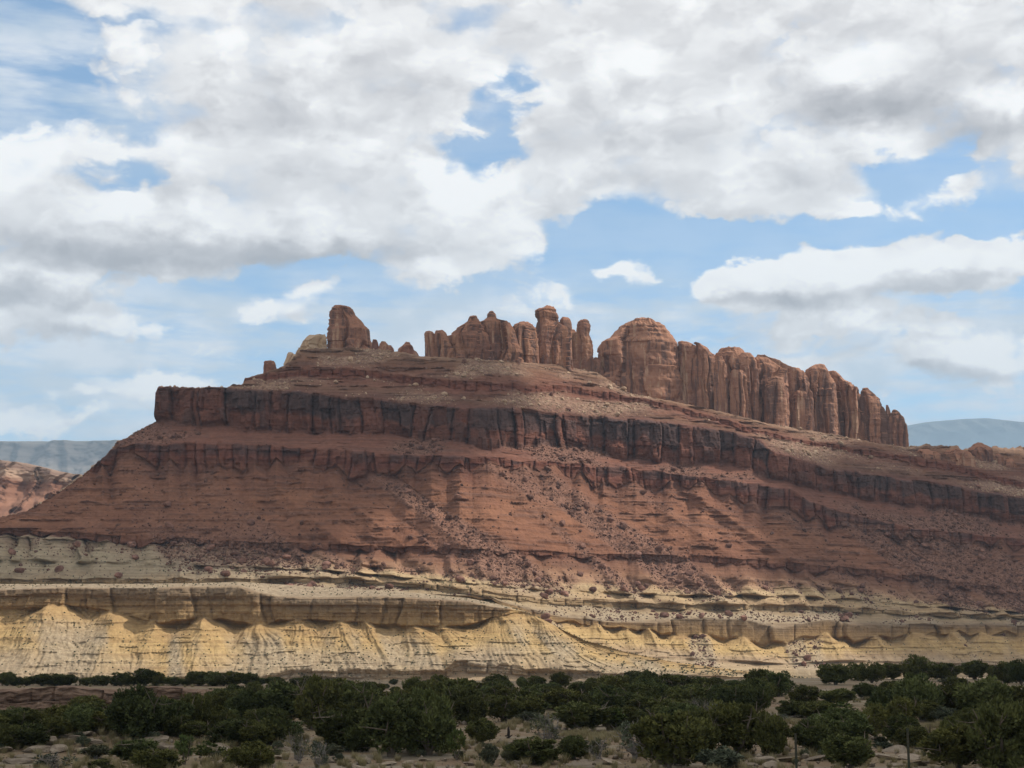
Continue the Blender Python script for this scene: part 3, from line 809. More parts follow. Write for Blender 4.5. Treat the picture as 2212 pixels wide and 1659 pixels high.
def loft_rock(slices, Yd, depth=0.7, seed=0, na=110, nz=70, flute=1.0, bed_amp=1.0, power=3.2, lean=0.0, facets=5, saw=.34, topn=.13):
    """a free-standing rock grown through traced widths: rings of rounded-box plan, jointed and bedded"""
    s = np.array(slices, float)
    py = s[:, 0]
    q = np.linspace(0, 1, nz)
    yy = py[0] + (py[-1] - py[0]) * q
    xl = np.interp(yy, py, s[:, 1]); xr = np.interp(yy, py, s[:, 2])
    txl, tzl = ray(xl, yy); txr, _ = ray(xr, yy)
    cx = (txl + txr) / 2 * Yd; hw = (txr - txl) / 2 * Yd
    zz = ZC + tzl * Yd
    H = zz[0] - zz[-1]
    hw_k = np.convolve(np.pad(hw, 2, mode='edge'), np.ones(5) / 5, 'valid')
    hd = np.maximum(hw_k * depth, 0.25 * hw_k.max() * depth)
    hd[0] = hw[0] * depth
    a = np.linspace(0, 2 * np.pi, na, endpoint=False)
    ca, sa = np.cos(a), np.sin(a)
    k = (np.abs(ca) ** power + np.abs(sa) ** power) ** (-1 / power)
    rs_ = np.random.default_rng(seed + 900)
    if facets:                                           # flat joint faces meeting in sharp arrises
        th = 2 * np.pi * (np.arange(facets) + rs_.uniform(-.35, .35, facets)) / facets
        kk = np.min(np.where(np.cos(a[None] - th[:, None]) > .05, rs_.uniform(.78, 1.0, (facets, 1)) / np.maximum(np.cos(a[None] - th[:, None]), .05), 9), 0)
        k = np.minimum(kk, 1.5)
        k = k / np.abs(k * ca).max()
    PX = cx[:, None] + hw[:, None] * (ca * k)[None]
    PY = Yd + hd[:, None] * (sa * k)[None] + lean * (zz - zz[-1])[:, None]
    PZ = zz[:, None] * np.ones(na)[None]
    W = hw.mean()
    P = np.stack([PX, PY, PZ], -1)
    nx, ny = (ca * k)[None] * np.ones_like(PX), (sa * k)[None] * np.ones_like(PX)
    nl = np.sqrt(nx ** 2 + ny ** 2); nx /= nl; ny /= nl
    u = PX - PY * 0.55                                   # joints run obliquely through the rock
    g = max(4.0, W * 1.15)
    c, e, _ = cells(u / g + 0.35 * vn2(PZ / 18, u / 20, seed), seed + 1)
    c2, e2, _ = cells(u / (g * .45) + 0.3 * vn2(PZ / 12, u / 9, seed + 2), seed + 3)
    qq = q[:, None] * np.ones(na)[None]
    body = sst(qq, 0.05, 0.3)
    d = flute * body * (0.34 * W * (h1(c, seed + 4) - .55) - 0.30 * W * np.exp(-(e * g / (.06 * W + .30)) ** 2) + .05 * W * (h1(c2, seed + 5) - .5) - .02 * W * np.exp(-(e2 * g * .45 / .35) ** 2))
    cs_, es_, ps_ = cells(u / (g * .75) + .25 * vn2(PZ / 25, u / 30, seed + 14), seed + 15, .9)
    d = d + saw * g * body * (ps_ - .5) * np.where(h1(cs_, seed + 16) < .3, .9, -.9) * (.5 + .8 * h1(cs_, seed + 17))
    cq, eq, _ = cells(PZ / max(4.0, H * .28) + h1(cs_, seed + 18) * 2, seed + 19, .9)
    d = d + .10 * W * (h2(cq, cs_, seed + 20) - .5)
    bd, jb, pb = cells(PZ / max(1.6, H * .07) + .25 * vn2(u / 12, PZ / 30, seed + 6), seed + 7)
    d = d + bed_amp * (.06 * W * (h1(bd, seed + 8) - .5) - .03 * W * np.exp(-(jb * 6) ** 2)) * (1 - .8 * body)
    Pz = P * np.array([1.0, 1.0, .35])
    d = d + .09 * W * vn3(Pz / (W * .6), seed + 9) + .05 * W * vn3(P / (W * .25 + .6), seed + 10) + .025 * W * vn3(P / (W * .1 + .4), seed + 11)
    d = np.clip(d, -.4 * np.minimum(hw, hd)[:, None] , None)
    taper = sst(qq, 0, 0.04)
    PX = PX + nx * d * taper; PY = PY + ny * d * taper
    PZ = PZ + topn * W * vn2(u / (g * .6), PX * 0 + seed, seed + 12) * sst(qq, .5, 0) + .05 * W * vn2(PX / 1.5, PY / 1.5, seed + 13) * sst(qq, .3, 0)
    lo_, hi__ = PX.min(1), PX.max(1)                       # keep the traced widths
    k5 = np.ones(7) / 7
    lo_ = np.convolve(np.pad(lo_ - (cx - hw), 3, mode='edge'), k5, 'valid') + cx - hw
    hi__ = np.convolve(np.pad(hi__ - (cx + hw), 3, mode='edge'), k5, 'valid') + cx + hw
    PX = (PX - lo_[:, None]) / (hi__ - lo_)[:, None] * (2 * hw)[:, None] + (cx - hw)[:, None]
    V = np.stack([PX, PY, PZ], -1).reshape(-1, 3)
    top = np.array([[PX[0].mean(), PY[0].mean(), PZ[0].mean() + .04 * W]])
    F = grid_faces(nz, na, True)[:, ::-1]
    n0 = len(V)
    V = np.vstack([V, top])
    i = np.arange(na); j = (i + 1) % na
    cap = np.stack([i, j, np.full(na, n0), np.full(na, n0)], -1)
    return V, F, cap


def rock_obj(name, slices, off, mat, parent=None, **kw):
    sx = np.mean([(s[1] + s[2]) / 2 for s in slices])
    Yd = float(np.interp(sx, px, crestY)) + off
    V, F, cap = loft_rock(slices, Yd, **kw)
    org = V.mean(0); org[2] = V[:, 2].min()
    me = bpy.data.meshes.new(name)
    faces = [tuple(f) for f in F.tolist()] + [tuple(f[:3]) for f in cap.tolist()]
    me.from_pydata((V - org).tolist(), [], faces)
    for p in me.polygons: p.use_smooth = False
    me.update()
    o = link(name, me, mat)
    o.location = org
    if parent is not None:
        o.parent = parent; o.location = Vector(org) - parent.location
    return o


KN = "weathered rocks standing on the mesa crest"
tag(rock_obj("rock_tower", [(658, 722, 740), (662, 719, 754), (668, 716, 762), (675, 712, 765), (682, 711, 769), (690, 712, 779), (701, 711, 787), (710, 709, 797), (720, 708, 798), (731, 707, 799), (743, 707, 804), (752, 708, 807), (762, 709, 809)],
             10, M_TOWER, seed=3, depth=.75, flute=1.0), "tall lone red rock tower leaning right on the mesa's left summit", "rock tower", KN)
tag(rock_obj("rock_stub", [(724, 668, 703), (729, 661, 705), (736, 654, 706), (745, 650, 706), (757, 641, 707), (770, 636, 710)], 9, M_PALE, seed=14, depth=.6, flute=.5),
    "pale cream rock knob beside the lone red tower", "rock stub", KN)
for i, (sl, m, lab) in enumerate([
    ([(780, 572, 591), (784, 570, 595), (795, 569, 597), (812, 569, 598)], M_DARKT, "small square dark rock on the left shoulder of the mesa crest"),
    ([(761, 623, 631), (766, 620, 637), (774, 618, 641), (790, 612, 645)], M_PALE, "small pale leaning rock between the square dark rock and the cream knob"),
    ([(733, 806, 813), (738, 804, 816), (747, 803, 818), (760, 802, 820)], M_DARKT, "little rock stub right against the foot of the lone tower"),
    ([(738, 823, 833), (743, 820, 837), (752, 818, 841), (764, 816, 843)], M_DARKT, "second little rock stub right of the lone tower"),
    ([(746, 833, 845), (752, 829, 850), (766, 826, 853)], M_DARKT, "low pale topped rock next to the stubs right of the lone tower"),
    ([(740, 875, 884), (746, 866, 889), (754, 860, 894), (766, 857, 903), (784, 855, 912), (800, 854, 914)], M_DARKT, "broken dark pinnacle at the gap right of the lone tower"),
]):
    tag(rock_obj("rock_stub", sl, 4, m, seed=20 + i * 5, na=64, nz=36, depth=.8), lab, "rock stub", KN)
PL = "upright rock blocks in the castle cluster"
for i, (sl, off, kw, lab) in enumerate([
    ([(716, 920, 934), (721, 916, 938), (730, 917, 942), (745, 918, 945), (760, 918, 948), (790, 918, 952)], 6, dict(depth=.9), "leftmost squat block of the castle cluster with a jutting lip"),
    ([(714, 942, 956), (718, 939, 963), (731, 938, 969), (747, 938, 976), (765, 936, 984), (795, 934, 986)], 8, dict(depth=.9), "second squat rounded block of the castle cluster"),
    ([(685, 1014, 1029), (689, 1012, 1030), (693, 1006, 1035), (701, 994, 1041), (710, 986, 1046), (722, 974, 1052), (725, 966, 1060), (745, 960, 1064), (775, 958, 1068), (805, 958, 1070)], 14, dict(depth=.5), "broad round shouldered rock with pale hollows in the castle cluster"),
    ([(674, 1057, 1065), (678, 1053, 1070), (686, 1051, 1072), (690, 1046, 1076), (694, 1038, 1102), (703, 1037, 1106), (710, 1038, 1111), (729, 1042, 1116), (747, 1045, 1122), (766, 1044, 1129), (785, 1042, 1132), (806, 1042, 1134)], 12, dict(depth=.45, flute=.9), "smooth grey faced slab crowned by a round cap stone"),
    ([(698, 1117, 1142), (702, 1109, 1153), (712, 1106, 1158), (735, 1106, 1162), (760, 1107, 1164), (808, 1107, 1166)], 12, dict(depth=.8), "flat topped column between the grey slab and the castle tower"),
    ([(664, 1171, 1197), (668, 1158, 1199), (674, 1155, 1201), (684, 1157, 1206), (696, 1161, 1208), (701, 1159, 1216), (708, 1156, 1224), (730, 1152, 1230), (761, 1150, 1234), (790, 1150, 1238), (812, 1150, 1240)], 12, dict(depth=.6, bed_amp=1.6), "tallest castle shaped rock tower with a blocky square top"),
    ([(686, 1213, 1227), (691, 1209, 1232), (700, 1208, 1235), (712, 1211, 1236), (725, 1213, 1235), (760, 1213, 1236), (812, 1212, 1238)], 8, dict(depth=.9), "round headed pillar against the right side of the castle tower"),
    ([(712, 1234, 1240), (720, 1229, 1247), (750, 1224, 1256), (815, 1222, 1262)], 14, dict(depth=1.0), "low thin pillar in the notch before the lone spire"),
    ([(691, 1254, 1267), (694, 1249, 1272), (700, 1246, 1275), (713, 1245, 1276), (722, 1244, 1272), (728, 1244, 1274), (736, 1244, 1280), (769, 1244, 1282), (800, 1245, 1284), (822, 1244, 1285)], 8, dict(depth=.8), "slender round headed spire standing right of the castle tower"),
    ([(772, 1284, 1290), (780, 1281, 1297), (795, 1278, 1302), (835, 1276, 1312)], 10, dict(depth=.9), "low fluted stub filling the gap between spire and dome"),
]):
    tag(rock_obj("rock_pillar", sl, off, M_TOWER, seed=60 + i * 17, na=90, nz=60, **kw), lab, "rock pillar", PL)
tag(rock_obj("rock_dome", [(688, 1380, 1398), (691, 1370, 1408), (697, 1356, 1421), (707, 1339, 1436), (721, 1325, 1449), (730, 1319, 1456), (734, 1316, 1458), (737, 1303, 1461), (742, 1296, 1463), (752, 1291, 1465), (766, 1291, 1467), (787, 1292, 1470), (820, 1293, 1474), (850, 1296, 1478), (895, 1300, 1482)],
             26, M_WALL, seed=7, depth=.45, na=220, nz=120, flute=.5, bed_amp=.6, facets=0, power=2.6, saw=.16, topn=.03), "broad domed sandstone butte with a pale ledge under its crown", "rock dome")
wall = empty("sandstone_wall", (float(np.interp(1700, px, crestY)) * float(ray(1700, 930)[0]), float(np.interp(1700, px, crestY)) + 20, 120))
tag(wall, "long fluted sandstone wall of rounded buttresses stepping down to the right", "rock wall")
for i, (sl, off) in enumerate([
    ([(738, 1465, 1484), (742, 1464, 1495), (752, 1464, 1505), (775, 1466, 1509), (822, 1470, 1512), (880, 1472, 1514), (905, 1472, 1514)], 20),
    ([(741, 1498, 1514), (747, 1503, 1521), (756, 1504, 1531), (766, 1505, 1540), (780, 1506, 1546), (822, 1505, 1546), (870, 1506, 1547), (915, 1508, 1548)], 16),
    ([(752, 1560, 1600), (756, 1554, 1606), (763, 1549, 1612), (773, 1545, 1624), (785, 1542, 1634), (820, 1541, 1642), (870, 1544, 1648), (925, 1546, 1650)], 26),
    ([(762, 1602, 1620), (768, 1598, 1626), (780, 1596, 1634), (830, 1590, 1640), (925, 1590, 1644)], 18),
    ([(772, 1628, 1650), (778, 1624, 1664), (788, 1622, 1682), (800, 1621, 1698), (830, 1620, 1704), (880, 1622, 1706), (940, 1624, 1706)], 20),
    ([(795, 1702, 1726), (802, 1700, 1736), (815, 1700, 1744), (835, 1701, 1751), (870, 1702, 1757), (945, 1704, 1760)], 20),
    ([(788, 1760, 1780), (793, 1748, 1784), (800, 1740, 1788), (812, 1738, 1794), (832, 1742, 1806), (874, 1750, 1812), (955, 1752, 1816)], 18),
    ([(802, 1787, 1802), (808, 1786, 1813), (820, 1790, 1828), (835, 1796, 1850), (850, 1800, 1860), (890, 1804, 1864), (965, 1806, 1864)], 20),
    ([(838, 1864, 1873), (845, 1860, 1882), (860, 1857, 1897), (881, 1856, 1909), (909, 1855, 1916), (970, 1856, 1918)], 14),
    ([(772, 1632, 1642), (785, 1626, 1690), (800, 1622, 1735), (812, 1620, 1775), (825, 1618, 1810), (840, 1616, 1845), (860, 1615, 1868), (890, 1615, 1890), (930, 1615, 1906), (975, 1615, 1912)], 40),
    ([(745, 1470, 1500), (760, 1466, 1530), (780, 1466, 1575), (820, 1466, 1600), (930, 1470, 1620)], 36),
    # low shoulders standing a little forward
    ([(770, 1546, 1560), (790, 1543, 1570), (830, 1542, 1574), (910, 1543, 1574)], 8),
    ([(815, 1660, 1690), (835, 1652, 1697), (870, 1650, 1700), (935, 1652, 1702)], 8),
    ([(845, 1718, 1740), (860, 1712, 1748), (900, 1710, 1752), (945, 1710, 1752)], 8),
    ([(800, 1580, 1604), (812, 1577, 1612), (850, 1576, 1616), (920, 1578, 1618)], 8),
]):
    rock_obj("buttress", sl, off, M_WALL, parent=wall, seed=200 + i * 13, na=110, nz=70, depth=.62 if i not in (9, 10) else .15, power=2.7, facets=(7 if i % 3 else 0), bed_amp=.7, saw=.30)
for i, (sl, lab) in enumerate([
    ([(875, 1914, 1918), (882, 1913, 1921), (895, 1912, 1925), (915, 1912, 1928), (975, 1912, 1930)], "thin pointed sliver of rock before the last fin"),
    ([(884, 1929, 1934), (890, 1926, 1941), (900, 1922, 1950), (915, 1918, 1956), (935, 1916, 1960), (978, 1918, 1963)], "last curved rock fin at the right end of the wall"),
]):
    tag(rock_obj("rock_fin", sl, 10 - i * 3, M_TOWER, seed=400 + i * 7, na=70, nz=50, depth=.6, flute=.6), lab, "rock fin", "fins ending the sandstone wall")
for i, (sl, lab) in enumerate([
    ([(958, 2106, 2120), (962, 2098, 2132), (970, 2092, 2140), (985, 2089, 2144), (1010, 2086, 2146), (1030, 2086, 2148)], "rounded red hump on the low ridge at the far right"),
    ([(980, 2152, 2160), (986, 2148, 2166), (1000, 2147, 2169), (1030, 2147, 2170)], "small red hump right beside the rounded one on the low ridge"),
    ([(990, 2172, 2184), (998, 2168, 2192), (1010, 2166, 2196), (1034, 2166, 2198)], "flat red hump nearest the picture's right edge on the low ridge"),
    ([(972, 2050, 2076), (978, 2040, 2092), (990, 2034, 2100), (1012, 2030, 2104), (1034, 2030, 2106)], "wide low red hump left of the rounded one on the low ridge"),
    ([(972, 1984, 2004), (976, 1975, 2022), (984, 1970, 2030), (1004, 1968, 2034)], "pale low hump just right of the last rock fin"),
]):
    tag(rock_obj("rock_hump", sl, (-12, -20, -24, -16, -8)[i], M_TOWER, seed=450 + i * 9, na=70, nz=40, depth=.9, flute=.5), lab, "rock hump", "red humps on the low right ridge")

# ------------------------------------------------------------------ desert floor
def ground_z(x, y):
    x = np.asarray(x, float); y = np.asarray(y, float)
    z = 0.35 * fbm(x / 28.0, y / 28.0, 3, 300) + 0.10 * fbm(x / 4.0, y / 4.0, 3, 301)
    near = 1 - sst(y, 255, 330)
    t = x / np.maximum(y, 30)                                   # bearing
    wash = sst(-x, 30, 52) * sst(y, 120, 200) * (1 - sst(y, 236, 239))
    z = z * near - 3.7 * wash
    z = z - 8.5 * sst(y, 290, 520)
    z = z + 0.9 * sst(x, 20, 45) * sst(y, 150, 215) * (1 - sst(y, 260, 330))
    z = z + 0.8 * sst(-x, 12, 22) * sst(y, 92, 100) * (1 - sst(y, 104, 118)) * (1 - sst(-x, 30, 36))
    far = sst(np.hypot(x, y), 1500, 4000)
    return z * (1 - far) - 8.5 * far


def warp_axis(n, a, lim, c):
    s = np.linspace(-1, 1, n) * math.asinh(lim / a)
    return c + a * np.sinh(s)


gx = warp_axis(760, 55, 24000, 0)
gy = warp_axis(900, 70, 24000, 130)
GX, GY = np.meshgrid(gx, gy)
GZ = ground_z(GX, GY)
ground = tag(link("ground", mesh_np("ground", np.stack([GX, GY, GZ], -1), grid_faces(*GX.shape)), M_GROUND), kind="structure")


def to_ground(pxx, pyy):
    tx, tz = ray(pxx, pyy)
    ys = np.linspace(70, 420, 1400)
    hit = (ZC + tz * ys) <= ground_z(tx * ys, ys)
    i = int(np.argmax(hit)) if hit.any() else 1000
    y = ys[i]
    return float(tx * y), float(y), float(ground_z(tx * y, y))


# rock ledge across the wash on the left
lx = np.arange(-110, -26, 0.35)
prof = [(3.0, -0.9), (0.6, -0.2), (0.0, 0.0), (0.0, 0.28), (0.55, 0.45), (0.35, 0.55), (0.1, 0.62), (0.15, 1.0), (0.9, 1.03), (6.0, 1.0)]
V = []
pr = np.array(prof)
ii = np.linspace(0, len(prof) - 1, 70)
po = np.interp(ii, np.arange(len(prof)), pr[:, 0]); ph = np.interp(ii, np.arange(len(prof)), pr[:, 1])
LX = lx[None, :] * np.ones((70, 1)); hgt = (3.9 * (1 - .55 * sst(lx, -62, -34)) * (1 + .12 * fbm(lx / 9, lx * 0, 2, 311)))[None, :]
LZ = -3.75 + 0.05 + (ph[:, None]) * hgt
LZ = LZ + (0.0 - (-3.7 + hgt))
LY = 237.5 - 0.5 * (1.2 - np.minimum(po, 3.0))[:, None] * np.ones_like(LX)
LY = 236.5 + po[:, None] * np.ones_like(LX)
c, e, _ = cells(LX / 5.5, 312); c2, e2, _ = cells(LX / 2.1, 313)
fr = (1 - sst(ph, .98, 1.04))[:, None] * sst(ph, -.5, .0)[:, None]
tierb = (ph > .5)[:, None]
LY = LY - fr * (3.0 * (h2(c, tierb * 1 + c * 0, 314) - .4) + .5 * h1(c2, 315) - .6 * np.exp(-(e * 5.5 / .35) ** 2) + .8 * fbm(LX / 2.0, LZ / .7, 3, 316))
LZ = LZ + .15 * fbm(LX / 2.2, LY / 2.2, 2, 317) + np.clip(ph, 0, 1)[:, None] * (1 - sst(ph, 1.01, 1.03) * .6)[:, None] * (.9 * fbm(LX / 8.0, LX * 0, 3, 318) + .35 * (h1(c, 319) - .5))
LZ[:2] = -6
ledge = link("rock_ledge", mesh_np("rock_ledge", np.stack([LX, LY, LZ], -1), grid_faces(*LX.shape), smooth=False), M_LEDGE)
tag(ledge, "low brown jointed rock ledge along the far bank of the wash", "rock ledge")


# ------------------------------------------------------------------ trees and shrubs
def tube(P, r, seg=6):
    P = np.array(P, float); V = []; F = []
    for i in range(len(P)):
        d = P[min(i + 1, len(P) - 1)] - P[max(i - 1, 0)]
        d /= np.linalg.norm(d) + 1e-9
        a = np.cross(d, [0.3, 0.9, 0.2]); a /= np.linalg.norm(a); b = np.cross(d, a)
        for k in range(seg):
            t = 2 * math.pi * k / seg
            V.append(P[i] + r[i] * (math.cos(t) * a + math.sin(t) * b))
    for i in range(len(P) - 1):
        for k in range(seg):
            F.append((i * seg + k, i * seg + (k + 1) % seg, (i + 1) * seg + (k + 1) % seg, (i + 1) * seg + k))
    return V, F


def limbs_mesh(name, rs, H, Rr, n=6, trunk_r=.16, twigs=0):
    V, F = [], []

    def add(P, r, seg=6):
        v, f = tube(P, r, seg); o = len(V)
        V.extend(v); F.extend([tuple(i + o for i in q) for q in f])
    for k in range(n):
        a = 2 * math.pi * k / n + rs.uniform(-.4, .4)
        rr = Rr * rs.uniform(.25, .8) if k else 0.1
        h = H * rs.uniform(.55, .92)
        p0 = np.array([0, 0, -.25]); p3 = np.array([math.cos(a) * rr, math.sin(a) * rr, h])
        P = [p0, p0 + [math.cos(a) * .08, math.sin(a) * .08, .5]]
        for q in (.35, .6, .8, 1.0):
            P.append(p0 * (1 - q) + p3 * q + rs.normal(0, .10 * H / 3, 3))
        rad = [trunk_r, trunk_r * .75, trunk_r * .5, trunk_r * .36, trunk_r * .22, trunk_r * .08]
        add(P, rad)
        for _ in range(twigs):
            i = rs.integers(2, 5); b = P[i]
            d = rs.normal(0, 1, 3); d[2] = abs(d[2]) * .8; d /= np.linalg.norm(d)
            L_ = rs.uniform(.3, .75) * Rr
            m1 = b + d * L_ * .5 + rs.normal(0, .06, 3)
            add([b, m1, b + d * L_ + rs.normal(0, .1, 3)], [trunk_r * .25, trunk_r * .14, trunk_r * .04], 4)
    me = bpy.data.meshes.new(name)
    me.from_pydata([tuple(v) for v in V], [], F); me.update()
    return me


def crown_mesh(name, rs, H, Rr, nclump, leaf, per, low=.06, flat=1.0, dens=1.0):
    """leaf sprays gathered in clumps through the volume of the crown"""
    cs = []
    lob = [rs.uniform(.5, 1.15) for _ in range(9)]
    while len(cs) < nclump:
        d = rs.normal(0, 1, 3); d /= np.linalg.norm(d)
        a = (math.atan2(d[1], d[0]) + math.pi) / (2 * math.pi) * 9
        k = lob[int(a) % 9] * (1 - (a % 1)) + lob[(int(a) + 1) % 9] * (a % 1)
        rad = rs.uniform(.45, .92) * k
        p = np.array([d[0] * Rr * rad, d[1] * Rr * rad, H * (low + (1 - low) * .5) + d[2] * H * .45 * rad * flat])
        if p[2] < .06 * H: continue
        cs.append((p, rs.uniform(.4, 1.2) * .27 * Rr))
    V = []; F = []
    pts = []; nr = []
    for p, r in cs:
        m = int(per * dens)
        d = rs.normal(0, 1, (m, 3)); d /= np.linalg.norm(d, axis=1)[:, None]
        q = p + d * (r * rs.uniform(.55, 1.0, (m, 1)))
        pts.append(q); nr.append(d)
    pts = np.vstack(pts); nr = np.vstack(nr)
    keep = pts[:, 2] > .05
    pts, nr = pts[keep], nr[keep]
    n = len(pts)
    up = np.array([0, 0, 1.0])
    d = nr * .7 + up * .55 + rs.normal(0, .35, (n, 3)); d /= np.linalg.norm(d, axis=1)[:, None]
    s = np.cross(d, rs.normal(0, 1, (n, 3))); s /= np.linalg.norm(s, axis=1)[:, None]
    ln = leaf * rs.uniform(.7, 1.5, (n, 1)); wd = leaf * rs.uniform(.28, .55, (n, 1))
    A = pts - d * ln * .5; B = pts + s * wd; Cc = pts + d * ln; D_ = pts - s * wd
    V = np.stack([A, B, Cc, D_], 1).reshape(-1, 3)
    F = np.arange(4 * n).reshape(-1, 4)
    return mesh_np(name, V, F, smooth=False)


def grass_mesh(name, rs, n, h, r):
    a = rs.uniform(0, 2 * np.pi, n); rr = np.sqrt(rs.uniform(0, 1, n)) * r * .35
    b = np.stack([np.cos(a) * rr, np.sin(a) * rr, np.zeros(n)], -1)
    t = b + np.stack([np.cos(a) * r * rs.uniform(.1, .8, n), np.sin(a) * r * rs.uniform(.1, .8, n), h * rs.uniform(.55, 1.05, n)], -1)
    w = np.stack([-np.sin(a), np.cos(a), np.zeros(n)], -1) * .018
    V = np.stack([b - w, b + w, t], 1).reshape(-1, 3)
    return mesh_np(name, V, np.arange(3 * n).reshape(-1, 3), smooth=False)


PROTO = {}
for i in range(7):
    rs = np.random.default_rng(500 + i)
    Hh = 3.0; Rr = [1.7, 1.5, 1.9, 1.35, 1.75, 1.6, 1.45][i]
    crown = crown_mesh("juniper_crown", rs, Hh, Rr, [110, 95, 120, 90, 112, 100, 96][i], .13, 120, low=.0)
    crown.materials.append(M_JUN)
    limb = limbs_mesh("juniper_trunk", rs, Hh, Rr * 1.15, 7, .15, twigs=3); limb.materials.append(M_BARK)
    PROTO[('juniper', i)] = (crown, limb, Rr, Hh)
for i in range(3):
    rs = np.random.default_rng(540 + i)
    crown = crown_mesh("shrub_crown", rs, 1.4, .9, 34, .12, 60, low=.02); crown.materials.append(M_SAGE)
    limb = limbs_mesh("shrub_stem", rs, 1.3, .9, 7, .05); limb.materials.append(M_DEAD)
    PROTO[('sage', i)] = (crown, limb, .9, 1.4)
for i in range(2):
    rs = np.random.default_rng(560 + i)
    crown = crown_mesh("bush_crown", rs, 2.0, .8, 30, .11, 34); crown.materials.append(M_GREEN)
    limb = limbs_mesh("bush_stem", rs, 1.9, .8, 6, .045, twigs=3); limb.materials.append(M_BARK)
    PROTO[('green', i)] = (crown, limb, .8, 2.0)
for i in range(2):
    rs = np.random.default_rng(580 + i)
    crown = crown_mesh("dry_bush_foliage", rs, 2.0, 1.2, 14, .13, 24); crown.materials.append(M_SAGE)
    limb = limbs_mesh("dead_bush_branches", rs, 2.1, 1.3, 9, .07, twigs=12); limb.materials.append(M_DEAD)
    PROTO[('dead', i)] = (crown, limb, 1.2, 2.0)
NAMES = {'juniper': ("juniper_tree", "crown", "trunk", "tree"), 'sage': ("sage_shrub", "crown", "stem", "shrub"),
         'green': ("leafy_bush", "crown", "stem", "bush"), 'dead': ("dry_bush", "foliage", "branches", "bush")}
count = {}


def plant(kind, x, y, z, w, h, label, group, rot=None):
    n = {'juniper': 7, 'sage': 3, 'green': 2, 'dead': 2}[kind]
    i = count.get(kind, 0) % n; count[kind] = count.get(kind, 0) + 1
    crown, limb, Rr, Hh = PROTO[(kind, i)]
    nm, pc, pt, cat = NAMES[kind]
    o = empty(nm, (x, y, z))
    o.rotation_euler = (0, 0, random.uniform(0, 6.28) if rot is None else rot)
    o.scale = (w / (2 * Rr), w / (2 * Rr), h / Hh)
    link(pc, crown, None, o); link(pt, limb, None, o)
    return tag(o, label, cat, group)


CR = [(0.2508, 0.0), (0.2508, 554.7), (0.2508, 1109.5), (0.2508, 1657.4)]
def crop_pt(k, cx, cy): return CR[k][1] + .2508 * cx, 1399.6 + .2508 * cy


